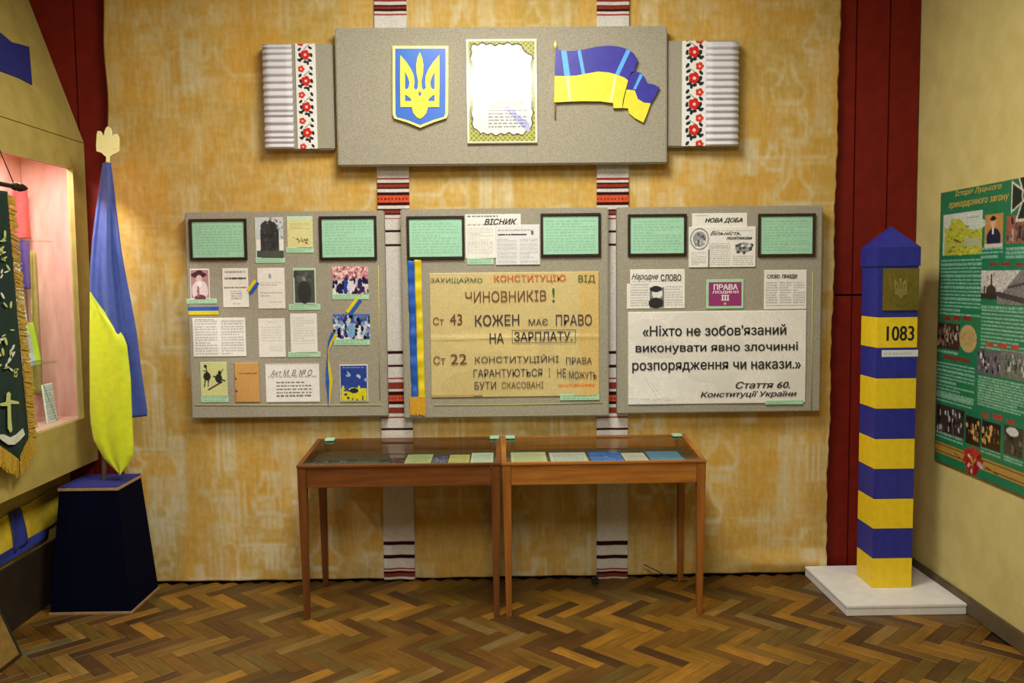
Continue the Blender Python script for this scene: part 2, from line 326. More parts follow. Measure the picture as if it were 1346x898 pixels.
# parquet: herringbone blocks laid at 45 degrees
W = .0625; n = 4
def block_mesh(name, lx, g=.0006):
    hx, hy = lx/2-g, W/2-g; c = .0008
    v = []
    for (a, b, z) in ((hx, hy, -.009), (hx, hy, -c), (hx-c, hy-c, 0)): v += [(-a, -b, z), (a, -b, z), (a, b, z), (-a, b, z)]
    f = [(8, 9, 10, 11)]
    for k in range(2):
        for j in range(4): f.append((k*4+j, k*4+(j+1) % 4, k*4+4+(j+1) % 4, k*4+4+j))
    me = bpy.data.meshes.new(name); me.from_pydata(v, [], f); uv = me.uv_layers.new(name='UVMap')
    for l in me.loops: co = me.vertices[l.vertex_index].co; uv.data[l.index].uv = (co.x, co.y)
    return me
bme = block_mesh('parquet_block', n*W); bme.materials.append(M['parquet'])
blocks = []
c45 = math.sqrt(.5)
for i in range(-90, 90):
    for j in range(-90, 90):
        d = (i-j) % (2*n)
        if d == 0: cx, cy, ang = (i+n/2)*W, (j+.5)*W, 0
        elif d == 2*n-1: cx, cy, ang = (i+.5)*W, (j+n/2)*W, math.pi/2
        else: continue
        x, y = (cx+cy)*c45+.02, (cy-cx)*c45-.9; ang -= math.pi/4
        if -2.3 < x < XR-.06 and -2.6 < y < YB-.1: blocks.append((x, y, ang))
        elif XLW < x < XR and -2.7 < y < YB: blocks.append((x, y, ang))
def vis(b):
    x, y = b[0], b[1]; p = Vector((x, y, 0))-CAM; z = p.dot(fw); px, py = 673+F*p.dot(rt)/z, 449-F*p.dot(up)/z
    if not (0 <= px <= 1346 and py <= 898): return -1
    if px < 215 and y > -.41 and x < -1.79: return -1
    if x > 1.61 and y > -.57: return -1
    return 1/z
blocks.sort(key=vis, reverse=True)
sv, sf = [], []
for k, (x, y, a) in enumerate(blocks):
    if k < 298 and vis((x, y)) > 0:
        o = bpy.data.objects.new('parquet_block', bme); COL.objects.link(o); o.parent = floor
        o.location = Vector((x, y, random.uniform(-.0006, 0)))-WL['floor']; o.rotation_euler = (random.uniform(-.002, .002), random.uniform(-.002, .002), a)
    else:
        ca, sa = math.cos(a), math.sin(a); base = len(sv); dz = random.uniform(-.0008, 0)
        sv += [(x+v.co.x*ca-v.co.y*sa, y+v.co.x*sa+v.co.y*ca, v.co.z+dz) for v in bme.vertices]
        sf += [tuple(base+q for q in p.vertices) for p in bme.polygons]
me = bpy.data.meshes.new('parquet_blocks_rest'); me.from_pydata(sv, [], sf); uv = me.uv_layers.new(name='UVMap')
nb = len(bme.loops); src = np.array([list(d.uv) for d in bme.uv_layers[0].data]).ravel(); uv.data.foreach_set('uv', np.tile(src, len(me.loops)//nb))
o = link('parquet', me, floor, None, M['parquet']); o['kind'] = 'stuff'

# printed fabric stretched over the back wall
def fabric():
    x0, x1, z0, z1 = -1.985, 1.755, .012, 3.4
    cv = Canvas(x1-x0, z1-z0, .0075, (204, 146, 58), .05); H, Wd = cv.u.shape; X = cv.u*cv.w; Z = cv.v*cv.h
    m = np.zeros(cv.u.shape)
    def rc(a, b, c, d): return (X >= a) & (X <= c) & (Z >= b) & (Z <= d)
    R = random.Random(5)
    for k in range(520):
        x, z = R.uniform(-.1, cv.w), R.uniform(-.1, cv.h); t = R.random(); s = R.uniform(.4, .95)
        if t < .3:      # tower of upright bars
            ww, hh = R.uniform(.05, .16), R.uniform(.1, .38); mk = rc(x, z, x+ww, z+hh); p = R.uniform(.016, .03)
            m[mk] = np.maximum(m[mk], s*(np.sin((X[mk]-x)/p*2*np.pi) > -.1))
            q = (np.abs(X-(x+ww/2)) < .6*ww*np.sqrt(np.clip(1-((Z-z)/(ww*.9))**2, 0, 1))) & (Z < z) & (Z > z-ww); m[q] = .08
        elif t < .5:     # onion dome standing out of a pale ground
            r = R.uniform(.035, .08); cx = x; a = (z-Z)/r; prof = np.where(a < .0, 0, np.where(a < 1.1, r*np.sqrt(np.clip(1-(a-.45)**2/.5, 0, 1)), r*.55*np.exp(-(a-1.1)*1.6)))
            dd = np.abs(X-cx); band = (a > 0) & (a < 3); m[band & (dd < prof+.02)] = s*.9; m[band & (dd < prof)] = 0; m[rc(cx-r, z, cx+r, z+.03)] = s
            m[rc(cx-r*.8, z+.04, cx+r*.8, z+.09) & (np.sin(X/.02*2*np.pi) > 0)] = s
        elif t < .68:      # broad pale patch with long strokes
            ww, hh = R.uniform(.04, .14), R.uniform(.12, .45); mk = rc(x, z, x+ww, z+hh); st = np.interp(X[mk], np.linspace(x, x+ww, 9), [R.random() for _ in range(9)])
            m[mk] = np.maximum(m[mk], s*np.clip(st*1.4, 0, 1))
        elif t < .8:    # cornice
            ww = R.uniform(.1, .4); m[rc(x, z, x+ww, z+.012)] = s; m[rc(x, z+.022, x+ww, z+.04) & (np.sin(X/.014*2*np.pi) > 0)] = s*.8
        elif t < .9:    # arch
            r = R.uniform(.03, .06); dd = np.hypot(X-x, Z-z); m[(dd < r+.012) & (dd > r) & (Z < z)] = s; m[rc(x-r-.012, z, x-r, z+.12)] = s; m[rc(x+r, z, x+r+.012, z+.12)] = s
        else:           # plain ochre ground
            ww, hh = R.uniform(.05, .15), R.uniform(.08, .25); m[rc(x, z, x+ww, z+hh)] *= .15
    sx = np.repeat(RNG.rand(H//9+2, Wd), 9, 0)[:H]; sy = np.repeat(RNG.rand(H, Wd//12+2), 12, 1)[:, :Wd]; pat = np.kron(RNG.rand(H//14+2, Wd//10+2), np.ones((14, 10)))[:H, :Wd]
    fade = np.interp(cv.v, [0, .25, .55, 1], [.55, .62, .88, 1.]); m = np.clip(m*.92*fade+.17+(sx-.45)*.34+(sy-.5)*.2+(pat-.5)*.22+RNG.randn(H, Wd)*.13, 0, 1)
    mm = m.copy(); mm[:, 1:-1] = (m[:, :-2]+2*m[:, 1:-1]+m[:, 2:])/4; mm[1:-1] = (mm[:-2]+2*mm[1:-1]+mm[2:])/4; m = mm[..., None]
    bl = np.kron(RNG.rand(H//40+2, Wd//40+2), np.ones((40, 40)))[:H, :Wd, None]
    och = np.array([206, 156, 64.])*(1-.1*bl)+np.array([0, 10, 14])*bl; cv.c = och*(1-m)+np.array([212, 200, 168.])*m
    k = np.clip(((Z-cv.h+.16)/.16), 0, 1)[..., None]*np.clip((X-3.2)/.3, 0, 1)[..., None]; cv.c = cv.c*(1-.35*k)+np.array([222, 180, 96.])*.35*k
    def wav(u, v):
        s = .003*np.sin(u*60)*np.sin(v*9)+.002*np.sin(u*23+v*4)
        hem = np.clip((v-.955)/.03, 0, 1)*np.clip((u-.84)/.06, 0, 1)*.02*np.sin(np.clip((v-.955)/.045, 0, 1)*math.pi)
        return s+hem+.004*np.exp(-((v-1)/.02)**2)*np.sin(u*90)
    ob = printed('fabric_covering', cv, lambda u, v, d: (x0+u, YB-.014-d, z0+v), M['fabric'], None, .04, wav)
    # hand-cut uneven side edges
    for v in ob.data.vertices:
        wx = v.co.x+WL[ob.name].x; z = v.co.z+WL[ob.name].z
        if wx > 1.68: v.co.x += (wx-1.68)/.075*(.003*math.sin(z*9)+.002*math.sin(z*31+1)+.0015*math.sin(z*77)+(.035*z/3-.035))
        if wx < -1.92: v.co.x += (-1.92-wx)/.065*(.005*math.sin(z*13))
    struct(ob, 'ochre and cream fabric printed with domes and towers, covering the middle of the back wall', 'wall covering')
fabric()

# light fixture on the ceiling behind the photographer
cl = empty('ceiling_light', (-.05, -4.25, CEIL)); tag(cl, 'long flat white ceiling lamp above the room, outside the picture', 'lamp')
box('housing', -.5, .4, -5.3, -3.2, CEIL-.09, CEIL-.001, M['lampbox'], cl, .005)
cl = empty('ceiling_light', (-.05, -1.55, CEIL)); tag(cl, 'shorter flat white ceiling lamp near the fabric wall, above the picture', 'lamp')
box('housing', -.5, .4, -2.1, -1.0, CEIL-.09, CEIL-.001, M['lampbox'], cl, .005)

# ------------------------------------------------------------------ woven towels behind the boards
WH, BK, RD, RS, OR = (208, 202, 196), (50, 14, 16), (150, 40, 34), (140, 58, 44), (204, 84, 52)
BANDS = [(-30, 2, RS), (6, 8, BK), (8, 12, RS), (12, 15, BK), (18, 20.5, RD), (234, 236.5, RD), (240, 242, BK), (242, 246.5, RS), (246.5, 248.5, BK), (252.5, 256.5, BK), (256.5, 265.8, OR), (265.8, 270, BK), (274.5, 276.5, BK), (276.5, 281, RS), (281, 283, BK), (286.3, 288.3, RD), (302.6, 305.5, BK), (320.3, 323.6, BK),
         (461.8, 465.5, BK), (479.5, 483, BK), (497, 499, RD), (502.5, 512, RS), (515, 519.5, BK), (519.5, 527.5, OR), (527.5, 532, BK), (536, 543.5, RS), (547.5, 549.5, RD), (562.5, 565.5, BK), (711.5, 716.5, BK), (729.5, 734, BK), (747, 749, RD), (751, 753.5, BK), (753.5, 759, RS)]
def towel(pxt, pxb, yend, label):
    a0, a1 = at(pxt[0], 20, -.01), at(pxt[1], 20, -.01); z0 = at(pxb, yend, -.01).z; z1 = 3.2; wd = a1.x-a0.x+.002
    cv = Canvas(wd, z1-z0, .004, WH, .04)
    def vz(py):
        px = pxt[0]+20+(pxb-pxt[0]-20)*py/760.; return (z1-at(px, py, -.01).z)/(z1-z0)
    for b0, b1, c in BANDS:
        v0, v1 = vz(b0), vz(b1); cv.rect(0, v0, 1, v1, c, .06)
        if c == OR: cv.fill(cv.m(0, v0+(v1-v0)*.38, 1, v0+(v1-v0)*.7) & (np.sin(cv.u*2*np.pi*9) > .1), (120, 34, 26), .05)
        if c == RS: cv.fill(cv.m(0, v0, 1, v1) & (np.sin(cv.u*2*np.pi*14+cv.v*900) > .6), (112, 44, 36), .05)
    xo = a0.x-.004
    o = printed('woven_towel', cv, lambda u, v, d: (xo+u-.012*(1-v/(z1-z0)), -d+.003, z0+v), M['woven'], None, .011,
                lambda u, v: .002*np.sin(u*7+v*20)+.004*np.clip((v-.93)/.07, 0, 1)*np.sin(u*9))
    tag(o, label, 'towel', 'woven towels hanging on the back wall')
towel((493, 535), 524, 762, 'white woven towel with red bands hanging behind the left display table')
towel((786, 828), 812, 764, 'white woven towel with red bands hanging behind the right display table')

# ------------------------------------------------------------------ boards
def board(name, tl, br, Yb, Yf, label, group=None, linenbev=.006):
    a, b = at(*tl, Yf), at(*br, Yf); o = box(name, a.x, b.x, Yf, Yb, b.z, a.z, M['linen'], None, linenbev); tag(o, label, 'board', group); return a, b
YFab = -.012   # mean face of the fabric
YT = -.075; YS = -.05; YL = -.062
board('display_board', (439.5, 36.5), (877, 214.5), YFab, YT, 'wide grey linen board at the top carrying the shield and the flag')
board('display_board', (344, 57.5), (440, 196.5), YFab+.001, YS, 'small grey linen board at the upper left with pleats and embroidery')
board('display_board', (876.5, 53.5), (970.5, 192.5), YFab+.001, YS, 'small grey linen board at the upper right with pleats and embroidery')
board('display_board', (242, 279), (510, 547.5), YFab, YL, 'left grey linen board full of small photographs and sheets', 'grey linen boards in the lower row')
board('display_board', (526, 275), (800.5, 547), YFab, YL, 'middle grey linen board with the handwritten yellowed poster', 'grey linen boards in the lower row')
board('display_board', (811, 272.5), (1078, 541), YFab, YL, 'right grey linen board with the big printed white quotation', 'grey linen boards in the lower row')

def za(x, y): return 230+x/2.993, 260+y/2.993
def zb(x, y): return 510+x/2.993, 260+y/2.993
def zc(x, y): return 800+x/2.993, 260+y/2.993
def R_(z, x0, y0, x1, y1, Y):
    a = at(*z(x0, y0), Y); b = at(*z(x1, y1), Y); return a.x, b.z, b.x, a.z
idn = lambda x, y: (x, y)
def sheet(name, z, r, Y, label, cat, paint, res=.0025, base=(232, 228, 222), mt=None, thick=.002, group=None, wav=None):
    x0, z0, x1, z1 = R_(z, *r, Y-thick); cv = Canvas(x1-x0, z1-z0, res, base)
    if paint: paint(cv)
    if wav is None:
        ph = random.uniform(0, 6); wav = lambda u, v: .0006+.0006*np.sin(u*4+ph)*np.sin(v*3+ph)
    o = printed(name, cv, wallfn(x0, z0, Y), mt or M['print'], None, thick, wav); tag(o, label, cat, group); return o, (x0, z0, x1, z1)
def cap(z, r, Y, label, thick=.0015):
    def p(c): c.text(.08, .15, .92, .9, 2, (60, 100, 76), k=.22)
    sheet('caption_strip', z, r, Y, label, 'caption', p, base=(170, 212, 178), thick=thick, group='mint green caption strips')
def T(z, rct, pr, s, box_, mt, off=0, shear=0, rot=0, d=.0045, Y=None):
    """lettering laid in a zoom-pixel box of the sheet"""
    a = at(*z(box_[0], box_[3]), Y); b = at(*z(box_[2], box_[1]), Y)
    lettering(s, a.x-WLx, b.x-WLx, a.z, b.z, mt, lambda u, v, dd: (u+WLx, Y-dd, v), pr, off, shear, d, rot=rot)
WLx = 0

# framed texts
def framed(z, r, label):
    Y = YL; x0, z0, x1, z1 = R_(z, *r, Y-.012); root = empty('framed_text', ((x0+x1)/2, Y, z0)); tag(root, label, 'framed text', 'framed mint green texts')
    t = .0125; bm = bmesh.new()
    for a in ((x0, x1, z1-t, z1), (x0, x1, z0, z0+t), (x0, x0+t, z0+t, z1-t), (x1-t, x1, z0+t, z1-t)): addbox(bm, a[0], a[1], Y-.014, Y, a[2], a[3], .0015)
    bmobj('frame', bm, M['frame'], root)
    cv = Canvas(x1-x0-2*t, z1-z0-2*t, .0025, (172, 216, 190)); cv.text(.06, .1, .95, .93, 11, (90, 140, 110), k=.22)
    printed('sheet', cv, wallfn(x0+t, z0+t, Y-.003), M['print'], root, .002)
    box('glass', x0+t, x1-t, Y-.009, Y-.0075, z0+t, z1-t, M['fglass'], root)
framed(za, (53, 84, 284, 244), 'brown framed mint sheet at the top left of the left board')
framed(za, (565, 73, 795, 243), 'brown framed mint sheet at the top right of the left board')
framed(zb, (72, 73, 302, 241), 'brown framed mint sheet above the blue and yellow ribbon, middle board')
framed(zb, (600, 62, 838, 231), 'brown framed mint sheet at the top right of the middle board')
framed(zc, (76, 65, 307, 228), 'brown framed mint sheet at the top left of the right board')
framed(zc, (590, 63, 813, 230), 'brown framed mint sheet at the top right of the right board')

# ---- left board
def p(c):
    c.rect(0, 0, 1, .55, (196, 200, 206), .06); c.blobs(.55, 0, 1, .5, 26, [(90, 96, 92), (140, 146, 146)], .05)
    c.rect(.05, .82, 1, 1, (70, 74, 70), .1); c.rect(.18, .3, .84, .82, (40, 42, 42), .15); c.rect(.26, .16, .7, .4, (46, 48, 48), .15); c.ell(.3, .24, .1, .12, (50, 52, 52), .15); c.ell(.66, .26, .12, .14, (34, 36, 38), .15); c.ell(.38, .13, .07, .05, (50, 50, 52))
    c.ell(.54, .12, .08, .05, (44, 44, 46)); c.blobs(.2, .35, .85, .85, 30, [(60, 62, 62), (26, 28, 28)], .06); c.rect(0, 0, .05, 1, (190, 215, 195))
sheet('photograph', za, (313, 78, 428, 236), YL, 'black and white photograph of a dark stone monument, top row', 'photograph', p)
cap(za, (316, 235, 432, 257), YL, 'mint caption strip under the monument photograph')
def p(c):
    c.rect(0, 0, 1, .12, (190, 216, 190)); c.text(.15, .2, .9, .42, 4, (120, 110, 60), k=.3); c.blobs(.35, .7, .8, .85, 14, [(140, 90, 50), (120, 100, 80), (170, 140, 70)], .04); c.line(.2, .66, .85, .9, .0012, (140, 90, 50))
sheet('drawing', za, (439, 74, 543, 196), YL, 'pale yellow card with a small brown drawing, beside the monument photograph', 'card', p, base=(214, 210, 150))
cap(za, (436, 195, 546, 217), YL, 'mint caption strip under the pale yellow card')
def p(c):
    c.rect(.05, .04, .95, .96, (176, 130, 138), .06); c.ell(.5, .72, .42, .34, (222, 206, 210)); c.ell(.45, .2, .4, .1, (70, 24, 34)); c.ell(.48, .14, .2, .1, (60, 20, 30)); c.ell(.47, .34, .16, .14, (218, 186, 186)); c.ell(.47, .5, .14, .1, (236, 228, 228))
    c.ell(.5, .95, .3, .1, (110, 50, 60)); c.ell(.4, .75, .06, .2, (150, 100, 110))
sheet('photograph', za, (58, 280, 138, 399), YL, 'sepia portrait of a bearded person in a wide dark hat', 'photograph', p)
cap(za, (46, 398, 165, 417), YL, 'mint caption strip under the sepia portrait with hat')
x0, z0, x1, z1 = R_(za, 52, 430, 172, 460, YL-.002); rb = empty('ribbon_strip', ((x0+x1)/2, YL, z0)); tag(rb, 'short flat blue and yellow ribbon under the sepia portrait', 'ribbon')
box('blue_stripe', x0, x1, YL-.003, YL, (z0+z1)/2, z1, M['ribbonblue'], rb); box('yellow_stripe', x0, x1, YL-.003, YL, z0, (z0+z1)/2, M['ribbonyellow'], rb)
def p(c): c.text(.1, .05, .9, .14, 1, (90, 90, 96), k=.6); c.text(.08, .22, .92, .3, 1, (30, 30, 34), k=.8, dens=.9); c.text(.05, .47, .95, .52, 1, (40, 40, 44), k=.6); c.text(.3, .56, .75, .8, 4, (90, 90, 96), k=.5); c.text(.4, .88, .7, .93, 1, (60, 60, 60))
sheet('document', za, (185, 278, 291, 431), YL, 'white typed sheet with bold heading right of the sepia portrait', 'document', p)
def p(c): c.ell(.46, .2, .05, .06, (150, 150, 156)); c.text(.1, .33, .9, .45, 2, (120, 120, 126), k=.35); c.text(.08, .58, .9, .72, 2, (120, 120, 126), k=.4); c.text(.4, .82, .9, .86, 1, (120, 120, 126), k=.4)
sheet('document', za, (323, 277, 434, 436), YL, 'white sheet with a small crest, right of the diagonal ribbon piece', 'document', p)
def diag(z, pts, wpx, label, name='ribbon'):
    P = [at(*z(*q), YL-.003) for q in pts]; root = empty(name, P[0]); tag(root, label, 'ribbon')
    for side, mt in ((-1, 'ribbonyellow'), (1, 'ribbonblue')):
        v, f = [], []; wd = wpx/2.993*.00395/2
        for i, q in enumerate(P):
            d = (P[min(i+1, len(P)-1)]-P[max(i-1, 0)]).normalized(); nrm = Vector((-d.z, 0, d.x))*(-side); fl = 1 if len(P) < 3 else .55+.45*math.cos(i*1.3)
            for k in (0, 1): v.append(q+nrm*wd*k*fl+Vector((0, -.002-.001*side-.004*(len(P) > 2)*math.sin(i*1.3+side)**2, 0)))
            for k in (0, 1): v.append(q+nrm*wd*k*fl+Vector((0, .002, 0)))
        for i in range(len(P)-1):
            a = i*4; b = a+4
            f += [(a, a+1, b+1, b), (a+2, b+2, b+3, a+3), (a, b, b+2, a+2), (a+1, a+3, b+3, b+1)]
        f += [(0, 2, 3, 1), (len(v)-4, len(v)-3, len(v)-1, len(v)-2)]
        mesh('blue_half' if side > 0 else 'yellow_half', v, f, M[mt], root)
diag(za, [(291, 372), (322, 330)], 26, 'short diagonal blue and yellow ribbon between the two upper white sheets')
diag(za, [(682, 455), (724, 398)], 26, 'short diagonal blue and yellow ribbon between the two crowd photographs')
diag(za, [(628, 535), (612, 565), (603, 600), (602, 640), (604, 680), (608, 720), (607, 760), (607, 818)], 26, 'long twisted blue and yellow ribbon hanging left of the blue magazine')
def p(c):
    c.rect(.07, .06, .95, .95, (66, 70, 66), .18); c.ell(.5, .32, .12, .12, (120, 116, 108)); c.ell(.5, .66, .3, .32, (38, 38, 38), .15); c.ell(.52, .3, .07, .06, (150, 140, 130)); c.blobs(.1, .1, .9, .35, 25, [(84, 90, 84), (50, 56, 52)], .08)
sheet('photograph', za, (462, 277, 556, 420), YL, 'dark green-bordered portrait photograph above its mint strip', 'photograph', p, base=(176, 206, 180))
cap(za, (447, 420, 572, 442), YL, 'mint caption strip under the dark portrait photograph')
def p(c):
    c.rect(0, 0, 1, .5, (206, 150, 156), .12); c.blobs(0, 0, 1, .45, 110, [(232, 190, 186), (180, 110, 116), (120, 70, 84), (240, 214, 206)], .03, 1.4); c.blobs(0, .45, 1, 1, 60, [(40, 30, 66), (70, 40, 70), (30, 40, 100), (210, 190, 200)], .05, 1.8)
    c.rect(.32, .5, .42, .95, (40, 70, 160)); c.rect(.48, .52, .6, .9, (220, 214, 224)); c.ell(.47, .75, .06, .16, (210, 210, 226))
sheet('photograph', za, (617, 271, 761, 378), YL, 'colour photograph of a pink-toned marching crowd', 'photograph', p, mt=M['gloss'])
cap(za, (618, 378, 763, 400), YL, 'mint caption strip under the pink-toned crowd photograph')
def p(c): c.text(.04, .05, .46, .96, 13, (110, 110, 116), k=.42); c.text(.54, .05, .96, .96, 13, (110, 110, 116), k=.42); c.line(.5, 0, .5, 1, .0012, (190, 186, 180)); c.text(.05, .02, .4, .07, 1, (60, 60, 60))
sheet('document', za, (68, 474, 281, 624), YL, 'wide open two-page document in the third row', 'document', p)
def p(c): c.text(.35, .06, .7, .12, 1, (140, 140, 146), k=.3); c.text(.1, .2, .9, .6, 6, (150, 150, 156), k=.28); c.text(.4, .7, .9, .85, 3, (150, 150, 156), k=.25)
sheet('document', za, (327, 476, 436, 627), YL, 'faint plain sheet right of the wide two-page document', 'document', p)
def p(c): c.text(.1, .08, .9, .8, 11, (150, 150, 156), k=.3)
sheet('document', za, (452, 457, 561, 608), YL, 'faint typed sheet directly above a mint strip, third row', 'document', p)
cap(za, (445, 607, 573, 627), YL, 'mint caption strip under the faint typed sheet')
def p(c):
    c.rect(0, 0, 1, .4, (90, 110, 170), .15); c.blobs(0, .1, 1, .95, 120, [(30, 34, 70), (60, 80, 150), (120, 150, 200), (190, 200, 216), (20, 22, 46)], .045, 1.5); c.ell(.5, .65, .1, .3, (120, 170, 210)); c.line(.3, 0, .35, .7, .002, (40, 50, 110))
sheet('photograph', za, (621, 458, 768, 556), YL, 'colour photograph of a crowd in blue tones', 'photograph', p, mt=M['gloss'])
cap(za, (625, 556, 767, 580), YL, 'mint caption strip under the blue-toned crowd photograph')
def p(c):
    c.rect(.03, .02, .97, .98, (206, 206, 140)); bk = (28, 28, 26); c.ell(.2, .12, .06, .05, bk); c.line(.22, .14, .25, .34, .003, bk); c.ell(.25, .42, .14, .12, bk); c.line(.18, .5, .14, .72, .003, bk); c.line(.3, .5, .28, .7, .003, bk); c.line(.1, .24, .3, .3, .002, bk)
    c.ell(.72, .32, .07, .07, bk); c.ell(.68, .48, .13, .13, bk); c.line(.5, .42, .9, .55, .004, bk); c.line(.3, .8, .8, .58, .004, bk); c.line(.85, .2, .78, .3, .002, bk)
sheet('cartoon_card', za, (98, 647, 208, 781), YL, 'yellowish card with two black cartoon figures dancing', 'card', p, base=(190, 206, 160))
cap(za, (102, 781, 211, 805), YL, 'mint caption strip under the dancing figures card')
def p(c): c.text(.2, .24, .9, .3, 1, (150, 60, 30), k=.8, dens=.95); c.ell(.05, .4, .04, .03, (90, 50, 20)); c.ell(.06, .72, .05, .03, (60, 40, 20)); c.line(.02, 0, .04, 1, .001, (150, 100, 50))
sheet('booklet', za, (232, 650, 334, 804), YL, 'plain orange-brown booklet in the bottom row', 'booklet', p, base=(198, 150, 84), thick=.004)
def p(c): c.text(.2, .44, .85, .88, 5, (70, 70, 74), k=.7); c.rect(.01, .01, .99, .02, (150, 150, 150)); c.rect(.01, .98, .99, .99, (150, 150, 150)); c.text(.05, .3, .95, .38, 1, (120, 120, 124), k=.4)
o, rr = sheet('certificate', za, (355, 655, 570, 804), YL, 'wide white certificate with a large cursive heading, bottom row', 'certificate', p)
T(za, rr, o, 'Акт М. В. № О', (376, 676, 540, 702), M['ink_grey'], 0, .4, Y=YL, d=.0035)
def p(c):
    c.rect(.03, .02, .97, .98, (44, 70, 150), .08); c.rect(.05, .64, .95, .97, (216, 206, 40), .1); c.blobs(.1, .6, .9, .72, 16, [(224, 216, 60), (60, 80, 140)], .07); c.blobs(.1, .15, .95, .5, 11, [(150, 170, 216), (190, 200, 226), (30, 50, 120)], .06)
    c.ell(.5, .7, .16, .07, (40, 46, 60)); c.ell(.2, .8, .06, .03, (30, 40, 70)); c.text(.1, .05, .9, .1, 1, (210, 214, 230)); c.blobs(.2, .86, .9, .95, 8, [(40, 60, 90), (120, 130, 40)], .05)
sheet('magazine', za, (647, 658, 760, 802), YL, 'blue magazine cover with a yellow lower half', 'magazine', p, mt=M['gloss'], thick=.004)
def cord(z, pts, label):
    tag(tube('thin_cord', [at(*z(*q), YL-.002) for q in pts], .0022, M['cord'], None, 6), label, 'cord', 'thin yellow cords pinned to the boards')
cord(za, [(800, 266), (802, 500), (806, 795)], 'upright thin yellow cord at the right edge of the left board')
cord(za, [(78, 816), (400, 817), (812, 816)], 'level thin yellow cord along the bottom of the left board')
cord(zb, [(180, 817), (500, 814), (845, 807)], 'level thin yellow cord along the bottom of the middle board')
cord(zc, [(803, 290), (800, 600), (797, 842)], 'upright thin yellow cord at the right edge of the right board')

# ---- middle board
def p(c): c.text(.04, .02, .6, .08, 1, (60, 60, 64), k=.7); c.text(.04, .2, .95, .27, 1, (110, 110, 110), k=.5); c.text(.04, .3, .5, .9, 14, (140, 140, 144), k=.35); c.text(.55, .3, .96, .9, 14, (140, 140, 144), k=.35)
o, rr = sheet('newspaper', zb, (303, 66, 524, 237), YL, 'white newspaper with a bold slanted one-word title, half covered', 'newspaper', p)
T(zb, rr, o, 'ВІСНИК', (379, 82, 507, 106), M['black'], .03, .3, Y=YL)
def p(c): c.text(.05, .1, .8, .17, 1, (110, 110, 114), k=.5); c.text(.05, .22, .7, .28, 1, (20, 20, 24), k=.9, dens=.95); c.text(.04, .34, .48, .97, 15, (120, 120, 126), k=.38); c.text(.54, .34, .96, .97, 15, (120, 120, 126), k=.38); c.ell(.83, .2, .03, .06, (90, 90, 90))
sheet('newspaper', zb, (423, 107, 598, 263), YL-.0035, 'smaller newspaper page overlapping the one with the slanted title', 'newspaper', p, base=(222, 220, 222))
cap(zb, (311, 237, 416, 263), YL, 'mint caption strip under the two overlapping newspaper pages, middle board')
# ribbon
x0, z0, x1, z1 = R_(zb, 78, 243, 140, 790, YL-.004); rib = empty('ribbon', ((x0+x1)/2, YL, z0)); tag(rib, 'long blue and yellow ribbon with a gold fringe left of the yellowed poster', 'ribbon')
def strip(name, xa, xb, za_, zb_, mt, parent, ph):
    N = 60; v = []; f = []
    for i in range(N+1):
        t = i/N; z = zb_+(za_-zb_)*t; sh = .008*t; dy = .003*math.sin(t*26+ph)+.002*math.sin(t*61+ph)
        for k in range(5): v.append((xa+(xb-xa)*k/4+sh, YL-.006-dy-.0015*math.sin(k*1.6+t*12), z))
    for i in range(N):
        for k in range(4): a = i*5+k; f.append((a, a+5, a+6, a+1))
    o = mesh(name, v, f, mt, parent, True); s = o.modifiers.new('s', 'SOLIDIFY'); s.thickness = .0015; return o
xm = (x0*1.0+x1*1.0)/2-.001
strip('blue_stripe', x0-.002, xm, z0, z1, M['ribbonblue'], rib, 0); strip('yellow_stripe', xm, x1, z0, z1, M['ribbonyellow'], rib, 1.5)
a, b = at(*zb(88, 786), YL), at(*zb(148, 853), YL); bm = bmesh.new()
for k in range(26):
    x = a.x+(b.x-a.x)*(k+.5)/26; dz = random.uniform(-.006, .006); w2 = .0016; y = YL-.004-random.uniform(0, .006); addbox(bm, x-w2, x+w2, y-.003, y+.002, b.z+dz, a.z+.004)
o = bmobj('fringe', bm, M['fringe'], rib); o['kind'] = 'stuff'; o['label'] = 'gold fringe'
def p(c):
    for k in range(14): c.ell(random.random(), random.random(), random.uniform(.05, .25), random.uniform(.03, .15), np.array((204, 184, 124))*random.uniform(.95, 1.05), .03)
    c.line(0, .53, 1, .5, .0022, (226, 212, 160)); c.line(0, .545, 1, .515, .0012, (176, 156, 98)); c.line(.01, .995, .3, .99, .003, (120, 90, 60)); c.rect(0, .975, .25, 1, (186, 156, 96)); c.rect(.88, 0, 1, 1, (210, 180, 110), .04)
    c.text(.755, .895, .975, .935, 1, (216, 120, 50), k=.75, dens=.95)
o, rr = sheet('handwritten_poster', zb, (163, 297, 831, 779), YL, 'large yellowed poster with hand-lettered slogans in the middle board', 'poster', p, base=(206, 186, 128), res=.004, thick=.002,
              wav=lambda u, v: .003+.003*np.exp(-((v-.52)/.02)**2)+.001*np.sin(u*9)*np.sin(v*7))
def TP(s, b, m, off=0, rot=0): T(zb, rr, o, s, b, M[m], off, 0, rot, .0105, YL)
TP('ЗАХИЩАЙМО', (168, 309, 371, 337), 'ink_green', .0, -.01); TP('КОНСТИТУЦІЮ', (418, 302, 698, 335), 'ink_orange', .012); TP('ВІД', (748, 304, 813, 337), 'ink_green', .0)
TP('ЧИНОВНИКІВ', (305, 366, 622, 412), 'ink_brown', .0, .01); TP('!', (646, 355, 655, 410), 'ink_green', .0)
TP('Ст', (178, 470, 220, 500), 'ink_brown'); TP('43', (244, 457, 292, 500), 'ink_brown'); TP('КОЖЕН', (343, 460, 516, 505), 'ink_violet', .008, .012); TP('МАЄ', (553, 476, 628, 502), 'ink_violet'); TP('ПРАВО', (660, 458, 801, 503), 'ink_violet')
